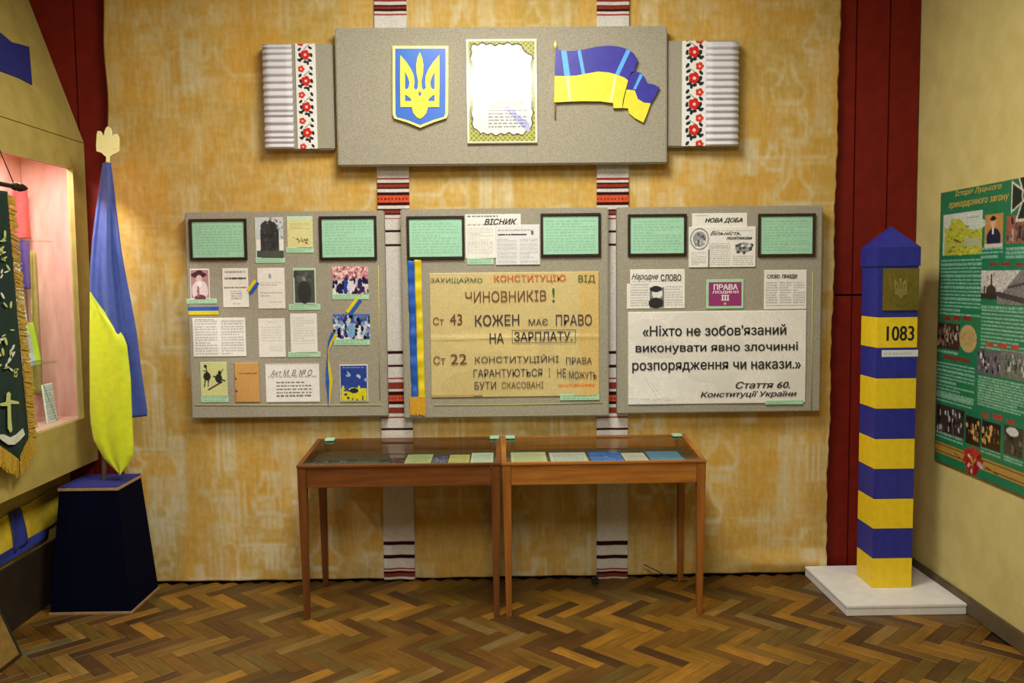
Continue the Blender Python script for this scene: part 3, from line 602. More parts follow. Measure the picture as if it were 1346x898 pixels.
TP('НА', (400, 532, 455, 572), 'ink_violet', .01); TP('ЗАРПЛАТУ.', (497, 525, 724, 564), 'ink_violet', .01)
TP('Ст', (180, 622, 226, 655), 'ink_brown'); TP('22', (247, 614, 310, 654), 'ink_brown'); TP('КОНСТИТУЦІЙНІ', (343, 614, 671, 655), 'ink_violet', .0); TP('ПРАВА', (700, 627, 801, 654), 'ink_violet', -.005)
TP('ГАРАНТУЮТЬСЯ', (337, 671, 606, 705), 'ink_violet', .0); TP('І', (632, 671, 637, 703), 'ink_violet'); TP('НЕ', (665, 671, 700, 705), 'ink_violet'); TP('МОЖУТЬ', (712, 681, 820, 710), 'ink_violet', 0, -.03)
TP('БУТИ', (341, 723, 425, 753), 'ink_violet'); TP('СКАСОВАНІ', (448, 722, 611, 750), 'ink_brown', -.004)
bm = bmesh.new(); a = at(*zb(488, 572), YL-.0105); b = at(*zb(738, 518), YL-.0105); t = .0022
for q in ((a.x, b.x, b.z-t, b.z), (a.x, b.x, a.z, a.z+t), (a.x, a.x+t, a.z, b.z), (b.x-t, b.x, a.z, b.z)): addbox(bm, q[0], q[1], YL-.0106, YL-.0102, q[2], q[3])
bmobj('drawn_outline', bm, M['ink_violet'], o)
cap(zb, (677, 773, 831, 796), YL-.0035, 'mint caption strip under the right end of the yellowed poster')

# ---- right board
def p(c): c.text(.05, .05, .3, .12, 1, (120, 120, 120), k=.5); c.text(.05, .5, .95, .9, 6, (130, 130, 134), k=.4)
o, rr = sheet('newspaper', zc, (329, 62, 545, 160), YL, 'white newspaper titled НОВА ДОБА, mostly covered by another page', 'newspaper', p)
T(zc, rr, o, 'НОВА ДОБА', (378, 79, 526, 101), M['black'], .04, .3, Y=YL)
def p(c):
    r, g = .16, (110, 110, 114); c.ell(.16, .3, .14, .27, g); c.ell(.16, .3, .125, .24, (226, 224, 222)); c.ell(.16, .3, .1, .19, (150, 150, 154)); c.blobs(.09, .15, .23, .45, 12, [(210, 210, 210), (90, 90, 94)], .02)
    c.text(.35, .08, .95, .13, 1, (140, 140, 140), k=.4); c.text(.3, .4, .62, .96, 11, (110, 110, 116), k=.42); c.text(.04, .62, .26, .95, 7, (110, 110, 116), k=.42); c.text(.66, .72, .97, .96, 5, (110, 110, 116), k=.42)
    c.ell(.82, .52, .13, .13, (150, 150, 152)); c.blobs(.7, .45, .95, .65, 12, [(60, 60, 62), (220, 220, 220)], .025); c.rect(.29, .56, .31, 1, (110, 104, 94))
o, rr = sheet('newspaper', zc, (316, 115, 578, 272), YL-.0035, 'newspaper page with a round emblem and a slanted two-line title', 'newspaper', p)
T(zc, rr, o, 'Вільність,', (398, 131, 520, 150), M['ink_grey'], .01, .5, Y=YL-.0035, d=.0045); T(zc, rr, o, 'політикам', (463, 150, 564, 165), M['black'], .03, .3, Y=YL-.0035, d=.0045)
def p(c):
    c.rect(0, 0, .055, .36, (158, 146, 126)); c.text(.06, .36, .37, .95, 9, (110, 110, 116), k=.42); c.text(.66, .42, .96, .95, 8, (120, 120, 124), k=.4); c.rect(.39, .46, .64, .98, (120, 120, 122), .15); c.ell(.52, .62, .09, .14, (226, 224, 220)); c.ell(.5, .5, .1, .08, (30, 30, 32)); c.ell(.5, .86, .13, .14, (30, 30, 30)); c.text(.1, .28, .95, .33, 1, (120, 120, 120))
o, rr = sheet('newspaper', zc, (72, 283, 300, 435), YL, 'newspaper with a portrait and a bold title, left above the big quotation', 'newspaper', p)
T(zc, rr, o, 'Народне', (90, 297, 195, 328), M['ink_grey'], .01, .4, Y=YL); T(zc, rr, o, 'СЛОВО', (204, 301, 285, 327), M['black'], .02, 0, Y=YL)
def p(c): c.rect(.06, .1, .94, .9, (146, 44, 110), .05); c.ell(.5, .82, .03, .04, (236, 200, 60))
o, rr = sheet('booklet', zc, (385, 322, 531, 436), YL, 'magenta booklet titled ПРАВА ЛЮДИНИ on a mint backing', 'booklet', p, base=(168, 214, 178), thick=.003)
T(zc, rr, o, 'ПРАВА', (412, 340, 508, 362), M['ink_white'], .05, Y=YL); T(zc, rr, o, 'ЛЮДИНИ', (407, 365, 510, 379), M['ink_white'], .04, Y=YL); T(zc, rr, o, 'ІІІ', (442, 383, 474, 404), M['ink_white'], .06, Y=YL)
def p(c): c.text(.04, .03, .5, .07, 1, (130, 130, 130), k=.4); c.text(.04, .3, .32, .86, 9, (110, 110, 116), k=.45); c.text(.36, .3, .64, .86, 9, (110, 110, 116), k=.45); c.text(.68, .3, .96, .86, 9, (110, 110, 116), k=.45); c.rect(.04, .89, .96, .91, (120, 120, 120))
o, rr = sheet('newspaper', zc, (613, 285, 778, 438), YL, 'small newspaper titled СЛОВО ПРАВДИ right of the magenta booklet', 'newspaper', p)
T(zc, rr, o, 'СЛОВО  ПРАВДИ', (622, 301, 740, 321), M['ink_grey'], .03, Y=YL)
def p(c):
    for k in range(16): c.ell(random.random(), random.random(), random.uniform(.05, .2), random.uniform(.05, .15), np.array((228, 224, 218))*random.uniform(.97, 1.02), .01)
    c.line(.09, .7, .16, .92, .002, (206, 202, 198)); c.line(.12, .75, .2, .95, .002, (212, 208, 204)); c.line(0, .93, .25, .96, .0015, (204, 200, 196))
o, rr = sheet('printed_poster', zc, (77, 450, 773, 806), YL, 'large white poster with a bold black quotation on the right board', 'poster', p, res=.004,
              wav=lambda u, v: .003+.0012*np.sin(u*11)*np.sin(v*8)+.002*np.exp(-((v-.93)/.04)**2)*np.exp(-((u-.12)/.12)**2))
for s, b, off, sh in (("«Ніхто не зобов'язаний", (133, 497, 697, 545), .018, 0), ('виконувати явно злочинні', (105, 566, 743, 616), .018, 0), ('розпорядження чи накази.»', (92, 641, 754, 689), .018, 0), ('Стаття 60.', (498, 721, 712, 750), .022, .25), ('Конституції України', (360, 758, 738, 790), .022, .25)):
    T(zc, rr, o, s, b, M['black'], off, sh, 0, .0085, YL)
cap(zc, (617, 797, 764, 813), YL-.0055, 'mint caption strip under the right end of the white quotation poster')

# ------------------------------------------------------------------ top board items
def z3(x, y): return 330+x/3.742, y/3.742
def z4(x, y): return 650+x/3.741, y/3.741
PX = .00389  # metres per photograph pixel on the wall plane
def shape_z(name, z, polys, Y, depth, mt, parent, front=None):
    P = [[(lambda q: (q.x, q.z))(at(*z(*a), Y-depth)) for a in pl] for pl in polys]
    return slabpoly(name, P, depth, mt, parent, lambda u, v, d: (u, Y-d, v))
c0 = at(*z3(832, 628), YT); em = empty('coat_of_arms', (c0.x, YT, c0.z)); tag(em, 'blue shield with a yellow trident mounted on the top board', 'emblem')
def shield(dx):
    l, r, t = 696+dx, 970-dx, 226+dx; q = [(l, t), (r, t), (r, 400), (r-1, 560-dx*.4), (r-8, 580-dx*.5), (900, 600-dx), (832, 628-dx*1.1), (768, 602-dx), (l+8, 582-dx*.5), (l+1, 562-dx*.4), (l, 400)]; return q
shape_z('rim', z3, [shield(0)], YT, .018, M['emrim'], em); shape_z('field', z3, [shield(13)], YT-.018, .002, M['emblue'], em)
def mir(h): return h+[(1660-x+0, y) for x, y in h[::-1]]
half = [(830, 256), (818, 284), (812, 318), (814, 360), (822, 400), (820, 430), (812, 444), (800, 432), (804, 405), (800, 370), (786, 338), (764, 305), (734, 270), (733, 400), (735, 527), (790, 527), (798, 556), (812, 574), (830, 585)]
tri = half[:-1]+[(830, 585)]+[(1660-x, y) for x, y in half[1:-1][::-1]]
h1 = [(757, 352), (771, 380), (779, 405), (776, 428), (766, 440), (757, 436)]; h2 = [(757, 466), (766, 470), (784, 484), (789, 497), (757, 498)]
h3 = [(830, 448), (822, 462), (830, 476), (838, 462)]
mr_ = lambda h: [(1660-x, y) for x, y in h]
shape_z('trident', z3, [tri, h1, mr_(h1), h2, mr_(h2), h3], YT-.02, .004, M['emyellow'], em)
# certificate with ornamental border
def p(c):
    c.rect(.02, .015, .98, .985, (178, 176, 70), .12); mk = (np.sin(c.u*90)*np.sin(c.v*130) > .2) & c.m(.02, .015, .98, .985); c.fill(mk, (120, 122, 60), .1)
    wob = .012*np.sin(c.v*60)+.01*np.sin(c.v*23+1); wb_ = .008*np.sin(c.u*50)+.006*np.sin(c.u*19)
    ins = (c.u > .075+wob*.8) & (c.u < .925-wob*.8) & (c.v > .05+wb_) & (c.v < .91+wb_)
    cor = lambda a, b, r: np.hypot((c.u-a)*c.w/c.h, c.v-b) < r
    cut = cor(.05, .03, .06)*False | cor(.97, .03, .13) | cor(.05, .95, .1) | cor(.95, .95, .1)
    big = (c.u > .055+wob*.8) & (c.u < .945-wob*.8) & (c.v > .035+wb_) & (c.v < .925+wb_); cut2 = cor(.97, .03, .118) | cor(.05, .95, .088) | cor(.95, .95, .088)
    c.fill(big & ~cut2, (60, 56, 50), .1); c.fill(ins & ~cut, (226, 224, 214), .01)
    c.fill(ins & ~cut & (np.abs(c.v-.52-.02*np.sin(c.u*6)) < .06), (240, 232, 150), .02); c.fill(ins & (np.abs(c.v-(.58+.22*(c.u-.1)-.1*np.sin(c.u*5)+.0)) < .022+.03*c.u) & (c.u > .12) & (c.u < .9), (176, 176, 222), .03)
    c.fill(ins & (np.abs(c.v-.61) < .025) & (c.u > .35) & (c.u < .82), (240, 228, 130), .02); c.text(.15, .5, .9, .58, 2, (90, 90, 70), k=.7); c.text(.3, .64, .85, .86, 7, (90, 90, 110), k=.65); c.text(.2, .3, .8, .48, 3, (150, 140, 100), k=.4)
x0, z0, x1, z1 = R_(idn, 612.5, 51.5, 706.5, 188, YT-.016); ce = empty('framed_certificate', ((x0+x1)/2, YT, z0)); tag(ce, 'glossy certificate with olive ornamental border at the centre of the top board', 'certificate')
box('backing', x0, x1, YT-.014, YT, z0, z1, M['white'], ce, .001)
cv = Canvas(x1-x0-.006, z1-z0-.006, .002, (232, 226, 200)); p(cv); printed('sheet', cv, wallfn(x0+.003, z0+.003, YT-.014), M['print'], ce, .0015)
box('glass', x0+.001, x1-.001, YT-.0185, YT-.0165, z0+.001, z1-.001, glassmat('certificate_glass', 1.6, (1, 1, 1), .1), ce)
# flag relief (flat printed cut-out)
fg = empty('flag_plaque', at(*z4(300, 580), YT)); tag(fg, 'cut-out waving blue and yellow flag on the right of the top board', 'flag plaque')
top = [(300, 240), (340, 250), (390, 250), (440, 243), (500, 230), (560, 224), (610, 228), (650, 240), (685, 262), (706, 296), (696, 320), (688, 352)]
mid = [(296, 373), (340, 374), (400, 372), (450, 362), (510, 352), (560, 356), (600, 366), (640, 382), (657, 396)]
bot = [(293, 503), (350, 500), (430, 497), (520, 498), (580, 506)]
blue1 = top+[(672, 356), (657, 396)]+mid[::-1][1:]
shape_z('blue_field', z4, [blue1], YT, .02, M['embluelow'], fg)
yel1 = mid+[(645, 440), (632, 490), (628, 531), (585, 531), (584, 506)]+bot[::-1]
shape_z('yellow_field', z4, [yel1], YT, .02, M['emyellow'], fg)
blue2 = [(688, 352), (720, 358), (742, 385), (752, 410), (780, 414), (812, 430), (792, 470), (768, 508), (735, 505), (705, 487), (690, 445), (650, 440), (657, 396), (672, 365)]
shape_z('blue_field', z4, [blue2], YT, .016, M['embluelow'], fg)
yel2 = [(650, 440), (690, 445), (705, 487), (735, 505), (768, 508), (750, 560), (732, 603), (690, 580), (662, 556), (657, 532), (630, 531), (640, 480)]
shape_z('yellow_field', z4, [yel2], YT, .016, M['emyellow'], fg)
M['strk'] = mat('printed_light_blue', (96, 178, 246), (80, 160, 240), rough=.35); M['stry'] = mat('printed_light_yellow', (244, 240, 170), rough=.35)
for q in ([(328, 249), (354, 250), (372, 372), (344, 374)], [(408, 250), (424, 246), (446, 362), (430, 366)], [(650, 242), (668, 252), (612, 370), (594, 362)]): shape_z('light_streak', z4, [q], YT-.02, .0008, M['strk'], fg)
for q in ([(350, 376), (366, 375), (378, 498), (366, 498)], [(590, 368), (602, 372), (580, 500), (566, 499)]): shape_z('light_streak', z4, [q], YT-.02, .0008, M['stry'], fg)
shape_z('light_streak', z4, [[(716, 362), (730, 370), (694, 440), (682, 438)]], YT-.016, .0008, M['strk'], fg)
P = [at(*z4(300, 238), YT-.012), at(*z4(298, 580), YT-.012)]
tube('staff', P, .004, M['pole'], fg); tube('staff_tip', [at(*z4(300, 240), YT-.012), at(*z4(299, 218), YT-.012), at(*z4(299, 200), YT-.012)], [.006, .009, .001], M['emrim'], fg)
# pleated cloths and embroidered bands
def pleats(r, label):
    x0, z0, x1, z1 = R_(idn, *r, YS-.01); n_ = 16; v = []; f = []; k = n_*10; h = z1-z0
    ph = [0]; 
    for i in range(n_): ph.append(ph[-1]+random.uniform(.7, 1.3))
    ph = np.array(ph)/ph[-1]
    for i in range(k+1):
        t = i/k; j = min(n_-1, np.searchsorted(ph, t, side='right')-1); s = (t-ph[j])/(ph[j+1]-ph[j]); dpt = .005+.017*(s/.62)**.9 if s < .62 else .005+.017*math.cos((s-.62)/.38*math.pi/2)
        for q in range(5): v.append((x0+(x1-x0)*q/4, YS-dpt, z1-h*t))
    for i in range(k):
        for q in range(4): a = i*5+q; f.append((a, a+5, a+6, a+1))
    o = mesh('pleated_cloth', v, f, M['pleat'], None, True); s = o.modifiers.new('s', 'SOLIDIFY'); s.thickness = .002; tag(o, label, 'cloth', 'pleated grey-white cloths'); return o
M['pleat'] = mat('grey_white_cloth', (214, 212, 218), (198, 196, 204), rough=.8, scale=200)
pleats((344.6, 58, 387, 195.5), 'finely pleated grey-white cloth left of the left embroidered rose band'); pleats((928, 54.5, 970, 192), 'finely pleated grey-white cloth right of the right embroidered rose band')
def roses(r, label, flip):
    def p(c):
        N = 4.05; 
        for i in range(5):
            y = (i+.22)/N-.02; s = -1 if flip else 1; X = lambda a: .5+s*(a-.5)
            for dx, dy, rr_, rd in ((-.2, -.14, .15, (206, 60, 50)), (.02, .24, .22, (204, 44, 40))):
                cx, cy = X(.48+dx), y+dy/N*1.2
                for q in range(5): a = q*1.257; c.ell(cx+rr_*.62*math.cos(a), cy+rr_*.62*math.sin(a)*c.w/c.h, rr_*.55, rr_*.55*c.w/c.h, rd, .08)
                c.ell(cx, cy, rr_*.3, rr_*.3*c.w/c.h, (236, 200, 190))
            gr = (36, 50, 48)
            for lx, ly, ag in ((.78, -.2, 1.), (.75, .02, .5), (.22, .08, -.8), (.8, .3, 1.4), (.2, .5, .6), (.3, .45, -.6), (.5, .56, 0), (.72, .5, .4), (.62, .6, 1.5), (.24, .3, 1.3)):
                c.ell(X(lx), y+ly/N, .11, .06*c.w/c.h*1.1, gr, .1, ag*s)
            c.line(X(.7), y-.1/N, X(.4), y+.1/N, .0015, gr); c.line(X(.3), y+.4/N, X(.6), y+.56/N, .0015, gr)
    sheet('embroidered_band', idn, r, YS, label, 'embroidery', p, res=.0022, base=(232, 230, 228), mt=M['woven'], thick=.004, group='embroidered rose bands')
roses((387.5, 57.5, 417.5, 195.5), 'white band embroidered with red roses on the small left board', False)
roses((897, 53.8, 928, 192), 'white band embroidered with red roses on the small right board', True)

# ------------------------------------------------------------------ display tables
def table(x0, x1, mh, mv, label):
    yf, yb = -.525, -.045; zf, zk = .738, .775; root = empty('display_table', ((x0+x1)/2, (yf+yb)/2, 0)); tag(root, label, 'table', 'glass-topped display tables')
    for lx in (0, 1):
        for ly in (0, 1):
            s = 1 if lx == 0 else -1; X0 = x0 if lx == 0 else x1; y0 = yf if ly == 0 else yb; sy = 1 if ly == 0 else -1; zt = (zf if ly == 0 else zk)-.012
            T_, B_ = .042, .026; o_ = .004 if ly == 0 else .0; 
            tx = sorted((X0, X0+s*T_)); bx = sorted((X0+s*.012, X0+s*(.012+B_))); ty = sorted((y0, y0+sy*T_)); by = sorted((y0+sy*.006, y0+sy*(.006+B_)))
            hexa('leg', [(bx[0], by[0], 0), (bx[1], by[0], 0), (bx[1], by[1], 0), (bx[0], by[1], 0)], [(tx[0], ty[0], zt), (tx[1], ty[0], zt), (tx[1], ty[1], zt), (tx[0], ty[1], zt)], mv, root, .002)
    box('apron', x0+.043, x1-.043, yf+.004, yf+.024, .632, zf-.01, mh, root, .0015); box('apron', x0+.043, x1-.043, yb-.024, yb-.004, .66, zk-.012, mh, root, .0015)
    for X0, X1 in ((x0+.002, x0+.022), (x1-.022, x1-.002)):
        hexa('apron', [(X0, yf+.043, .632), (X1, yf+.043, .632), (X1, yb-.043, .64), (X0, yb-.043, .64)], [(X0, yf+.043, zf-.012), (X1, yf+.043, zf-.012), (X1, yb-.043, zk-.013), (X0, yb-.043, zk-.013)], mh, root)
    box('tray', x0+.02, x1-.02, yf+.022, yb-.022, .700, .712, M['traylining'], root)
    sl = (zk-zf)/(yb-yf); Z = lambda y: zf+(y-yf)*sl
    def rail(name, a, b, c, d, t=.011):
        hexa(name, [(a, c, Z(c)-t), (b, c, Z(c)-t), (b, d, Z(d)-t), (a, d, Z(d)-t)], [(a, c, Z(c)), (b, c, Z(c)), (b, d, Z(d)), (a, d, Z(d))], mh, root, .0015)
    rail('top_rail', x0-.003, x1+.003, yf-.003, yf+.016); rail('top_rail', x0-.003, x0+.02, yf+.016, yb-.012); rail('top_rail', x1-.02, x1+.003, yf+.016, yb-.012); rail('top_rail', x0-.003, x1+.003, yb-.012, yb+.003)
    a, b, c, d = x0+.02, x1-.02, yf+.016, yb-.012
    hexa('glass_top', [(a, c, Z(c)-.006), (b, c, Z(c)-.006), (b, d, Z(d)-.006), (a, d, Z(d)-.006)], [(a, c, Z(c)-.001), (b, c, Z(c)-.001), (b, d, Z(d)-.001), (a, d, Z(d)-.001)], M['tglass'], root)
    return Z
TA = (at(390, 612, -.525).x, at(657.5, 612, -.525).x); TB = (at(660, 609, -.525).x, at(928.3, 607, -.525).x)
Z1 = table(*TA, M['wood1'], M['wood1v'], 'reddish brown glass-topped display table on tapered legs, left of the pair')
Z2 = table(*TB, M['wood2'], M['wood2v'], 'lighter honey-brown glass-topped display table, right of the pair')
for (px, py, lb) in ((434, 578, 'mint tab at the back left corner of the left table glass'), (650, 575.5, 'mint tab at the back right corner of the left table glass'), (670.5, 575.5, 'mint tab at the back left corner of the right table glass'), (889.5, 571.5, 'mint tab at the back right corner of the right table glass')):
    q = at(px, py, -.075); zz = Z1(-.075)+.0005
    tag(box('paper_tab', q.x-.024, q.x+.024, -.1, -.05, zz-.001, zz+.009, M['mint'], None, .002), lb, 'paper tab', 'mint paper tabs on the table glass')
def flat(name, xa, xb, ya, yb, zz, th, base, paint, label, cat, mt=None):
    cv = Canvas(xb-xa, yb-ya, .003, base)
    if paint: paint(cv)
    o = printed(name, cv, lambda u, v, d: (xa+u, ya+v, zz+d), mt or M['print'], None, th); tag(o, label, cat, 'papers lying under the table glass'); return o
def tx(px, Y=-.43, zz=.69): return CAM.x+(lambda r: r.x*(Y-CAM.y)/r.y)(ray(px, 605))
ZT = .712
def photo(cols, n_=40):
    return lambda c: c.blobs(0, 0, 1, 1, n_, cols, .07)
g3 = [(40, 40, 40), (90, 90, 88), (150, 148, 140), (20, 20, 20)]
def txt(c): c.text(.1, .1, .9, .9, 12, (110, 120, 110), k=.4)
Y0, Y1 = -.495, -.2
for (a, b, y1, nm, base, pt, lb, ct) in (
    (403, 431, -.3, 'photograph', (50, 46, 40), photo(g3), 'dark photograph under glass, leftmost in the left table', 'photograph'),
    (433, 462, -.28, 'photograph', (60, 56, 50), photo(g3), 'dark photograph under glass, second from the left in the left table', 'photograph'),
    (464, 493, -.3, 'photograph', (70, 66, 60), photo([(120, 116, 108), (40, 40, 40)]), 'dark photograph under glass with a pale patch, third in the left table', 'photograph'),
    (495, 527, -.24, 'photograph', (44, 48, 46), photo([(30, 30, 30), (110, 120, 116), (120, 40, 70)]), 'dark photograph with a faint pink spot beside the pale green booklet', 'photograph'),
    (530, 565, -.2, 'booklet', (172, 182, 128), txt, 'pale green booklet in the middle of the left table', 'booklet'),
    (567, 586.5, -.22, 'photograph', (60, 70, 110), photo([(200, 204, 220), (40, 46, 90), (120, 130, 170)]), 'small blue and white picture in the left table', 'photograph'),
    (588.5, 616, -.22, 'booklet', (196, 186, 110), txt, 'yellowish booklet right of the small blue picture', 'booklet'),
    (618, 648, -.16, 'document', (206, 220, 200), txt, 'pale mint sheet at the right end of the left table', 'document'),
    (672, 720, -.18, 'booklet', (204, 206, 160), txt, 'cream booklet at the left end of the right table', 'booklet'),
    (725, 775, -.18, 'document', (206, 208, 204), txt, 'pale grey-white sheet between the cream and the blue booklets', 'document'),
    (779, 822, -.2, 'booklet', (40, 110, 200), photo([(60, 140, 220), (30, 90, 180), (90, 160, 230)], 20), 'bright blue booklet in the middle of the right table', 'booklet'),
    (824, 855, -.21, 'document', (216, 212, 204), txt, 'small white sheet between the two blue booklets', 'document'),
    (858, 902, -.2, 'booklet', (90, 140, 180), photo([(110, 150, 190), (90, 130, 180)], 20), 'grey-blue booklet at the right end of the right table', 'booklet')):
    flat(nm, tx(a), tx(b), Y0, y1, ZT, .006 if nm == 'booklet' else .002, base, pt, lb, ct)
# thin black cable on the wall foot
tag(tube('cable', [at(846, 742, -.04), at(858, 748, -.045), at(868, 753, -.05), at(876, 758, -.05), Vector((at(885, 762, -.06).x, -.07, .004)), Vector((at(903, 762, -.06).x, -.08, .004))], .003, M['black'], None, 6), 'thin black cable at the wall foot behind the right table', 'cable')
q = at(782, 757, -.07); tag(box('plug', q.x-.018, q.x+.018, -.1, -.06, 0.0, .03, M['black'], None, .005), 'small black plug on the floor beside the right towel end', 'plug')

# ------------------------------------------------------------------ border post with white plinth
pl = empty('plinth', (1.89, -.3, 0)); tag(pl, 'low square white plinth under the striped border post', 'plinth')
box('slab', 1.605, 2.17, -.575, -.015, 0, .036, M['white'], pl, .003); box('top_slab', 1.603, 2.172, -.577, -.013, .036, .052, M['white'], pl, .003)
px0, px1, py0, py1 = 1.818, 2.014, -.352, -.165; po = empty('border_post', ((px0+px1)/2, (py0+py1)/2, .052)); tag(po, 'tall square border post striped blue and yellow, numbered 1083', 'post')
zt = at(1184, 417, py0).z; zb_ = .052; nbd = 9
for k in range(nbd):
    a, b = zb_+(zt-zb_)*k/nbd, zb_+(zt-zb_)*(k+1)/nbd; box('yellow_band' if k % 2 == 0 else 'blue_band', px0, px1, py0, py1, a+.0004, b-.0004, M['yellow'] if k % 2 == 0 else M['blue'], po, .0012)
zc0 = at(1184, 350, py0).z; zc1 = at(1184, 325, py0).z; za_ = at(1176, 297, (py0+py1)/2).z
box('shaft_top', px0, px1, py0, py1, zt, zc0, M['blue'], po, .0012)
bm = bmesh.new(); e = .006; addbox(bm, px0-e, px1+e, py0-e, py1+e, zc0, zc1, .001)
cs = [bm.verts.new(c) for c in ((px0-e, py0-e, zc1), (px1+e, py0-e, zc1), (px1+e, py1+e, zc1), (px0-e, py1+e, zc1))]; ap = bm.verts.new(((px0+px1)/2, (py0+py1)/2, za_))
for k in range(4): bm.faces.new((cs[k], cs[(k+1) % 4], ap))
bmobj('pointed_cap', bm, M['blue'], po)
a, b = at(1160, 408.5, py0-.006), at(1208.5, 352.5, py0-.006); pq = box('brass_plaque', a.x, b.x, py0-.008, py0, a.z, b.z, M['brass'], po, .001)
def zp(x, y): return 1090+x/3.206, 280+y/3.206
sh_ = [(254, 256), (352, 252), (352, 350), (346, 372), (302, 394), (262, 374), (256, 352)]
shape_z('shield_relief', zp, [sh_], py0-.008, .003, M['brass'], pq)
sc_ = lambda h: [(302+(x-830)*.27, 265+(y-256)*.27+8) for x, y in h]
shape_z('trident_relief', zp, [sc_(tri), sc_(h1), sc_(mr_(h1))], py0-.011, .003, mat('bright_brass', (190, 172, 96), rough=.3, metal=.7), pq)
a, b = at(1165, 448, py0), at(1202, 428.5, py0); lettering('1083', a.x, b.x, a.z, b.z, M['black'], lambda u, v, d: (u, py0-d, v), po, .025, 0, .001, name='number')
a, b = at(1159, 469.5, py0), at(1207, 460, py0); cv = Canvas(b.x-a.x, b.z-a.z, .002, (216, 216, 220)); cv.text(.05, .3, .95, .7, 1, (150, 150, 156), k=.5)
printed('paper_label', cv, wallfn(a.x, a.z, py0), M['print'], po, .001)

# ------------------------------------------------------------------ green poster on the right wall
XP = XR-.012
def wfn(yl, z0): return lambda u, v, d: (XR-.002-d, yl-u, z0+v)
pA = onx(1240, 252, XP); pB = onx(1226, 603, XP); YLP = (pA.y+pB.y)/2; PZ1, PZ0 = (pA.z+onx(1346, 234, XP).z)/2, (pB.z+onx(1346, 653, XP).z)/2; PW = 1.0
def uvp(px, py): q = onx(px, py, XP); return (YLP-q.y)/PW, (PZ1-q.z)/(PZ1-PZ0)
def zr1(x, y): return uvp(1206+x/4.08, 220+y/4.08)
def zr2(x, y): return uvp(1206+x/3.742, 420+y/3.742)
def poster():
    c = Canvas(PW, PZ1-PZ0, .0042, (26, 116, 78), .05); G = (26, 116, 78)
    c.fill(np.abs(c.u-.5) > .4975, (150, 140, 90)); c.fill(np.abs(c.v-.5) > .4985, (150, 140, 90))
    def rc(z, x0, y0, x1, y1):
        a = z(x0, (y0)); b = z(x1, y1); e = z(x0, y1); g = z(x1, y0); return min(a[0], e[0]), (a[1]+g[1])/2, max(b[0], g[0]), (b[1]+e[1])/2
    def R(z, q, col, n=.06): r = rc(z, *q); c.rect(*r, col, n); return r
    def TX(z, q, rows, col=(150, 190, 170), k=.75): r = rc(z, *q); c.text(*r, rows, col, k=k, dens=.93)
    def PH(z, q, bg, cols, n, sz=.012, asp=1.6):
        r = R(z, q, bg, .12); 
        for i in range(n): c.ell(random.uniform(r[0]+sz*.6, r[2]-sz*.6), random.uniform(r[1]+sz, r[3]-sz*1.1), sz*random.uniform(.4, .8), sz*asp*random.uniform(.4, .7), random.choice(cols), .1)
        return r
    # map
    r = R(zr1, (143, 245, 345, 470), (196, 206, 196)); w_, h_ = r[2]-r[0], r[3]-r[1]
    c.fill(c.m(r[0]+w_*.05, r[1]+h_*.3, r[2], r[3]), (176, 180, 60), .1); c.ell(r[0]+w_*.3, r[1]+h_*.34, w_*.28, h_*.22, (176, 180, 60), .1); c.ell(r[0]+w_*.1, r[1]+h_*.2, w_*.1, h_*.14, (196, 206, 196)); c.ell(r[0]+w_*.85, r[1]+h_*.3, w_*.25, h_*.12, (196, 206, 196))
    for i in range(40): c.ell(random.uniform(r[0]+w_*.1, r[2]), random.uniform(r[1]+h_*.3, r[3]), w_*.04, h_*.03, random.choice([(150, 160, 50), (196, 190, 90), (120, 130, 60)]))
    c.rect(r[0]+w_*.55, r[1]+h_*.62, r[2]-w_*.04, r[1]+h_*.8, (170, 176, 140)); c.text(r[0]+w_*.6, r[1]+h_*.1, r[2]-w_*.1, r[1]+h_*.16, 1, (40, 40, 40)); c.line(r[0]+w_*.3, r[1]+h_*.62, r[0]+w_*.48, r[1]+h_*.7, .003, (40, 40, 30))
    # portrait
    r = R(zr1, (366, 250, 458, 415), (184, 138, 76)); cx = (r[0]+r[2])/2; w_, h_ = r[2]-r[0], r[3]-r[1]
    c.ell(cx, r[1]+h_*.8, w_*.4, h_*.34, (30, 32, 56)); c.rect(r[0], r[3]-h_*.04, r[2], r[3]+.01, (200, 196, 180)); c.ell(cx-w_*.05, r[1]+h_*.28, w_*.15, h_*.16, (214, 166, 140)); c.ell(cx-w_*.05, r[1]+h_*.15, w_*.16, h_*.08, (30, 24, 20)); c.ell(cx-w_*.04, r[1]+h_*.55, w_*.05, h_*.12, (220, 220, 224)); c.rect(r[0]-.002, r[3]+.008, r[2], r[3]+.02, G)
    PH(zr1, (482, 255, 640, 405), (150, 90, 70), [(40, 40, 50), (180, 170, 160), (90, 60, 60), (60, 70, 70)], 30)
    TX(zr1, (345, 425, 460, 490), 3); TX(zr1, (475, 425, 640, 490), 3); TX(zr1, (130, 490, 340, 800), 15)
    for q in ((385, 512, 430, 528), (450, 512, 500, 528), (530, 512, 571, 528)): R(zr1, q, (140, 40, 34))
    for q in ((150, 800, 180, 820), (195, 800, 230, 820), (250, 800, 290, 820)): R(zr1, q, (140, 40, 34))
    r = PH(zr1, (347, 553, 430, 708), (196, 190, 186), [(150, 140, 130)], 5); w_, h_ = r[2]-r[0], r[3]-r[1]; c.ell(r[0]+w_*.6, r[3]-h_*.24, w_*.3, h_*.26, (60, 50, 40)); c.line(r[0]+w_*.62, r[1]+h_*.18, r[0]+w_*.62, r[3]-h_*.2, .008, (60, 50, 40)); c.rect(r[0], r[3]-h_*.2, r[2], r[3], (50, 42, 36)); c.line(r[0]+w_*.2, r[1]+h_*.6, r[0]+w_*.2, r[3]-h_*.1, .008, (60, 50, 40))
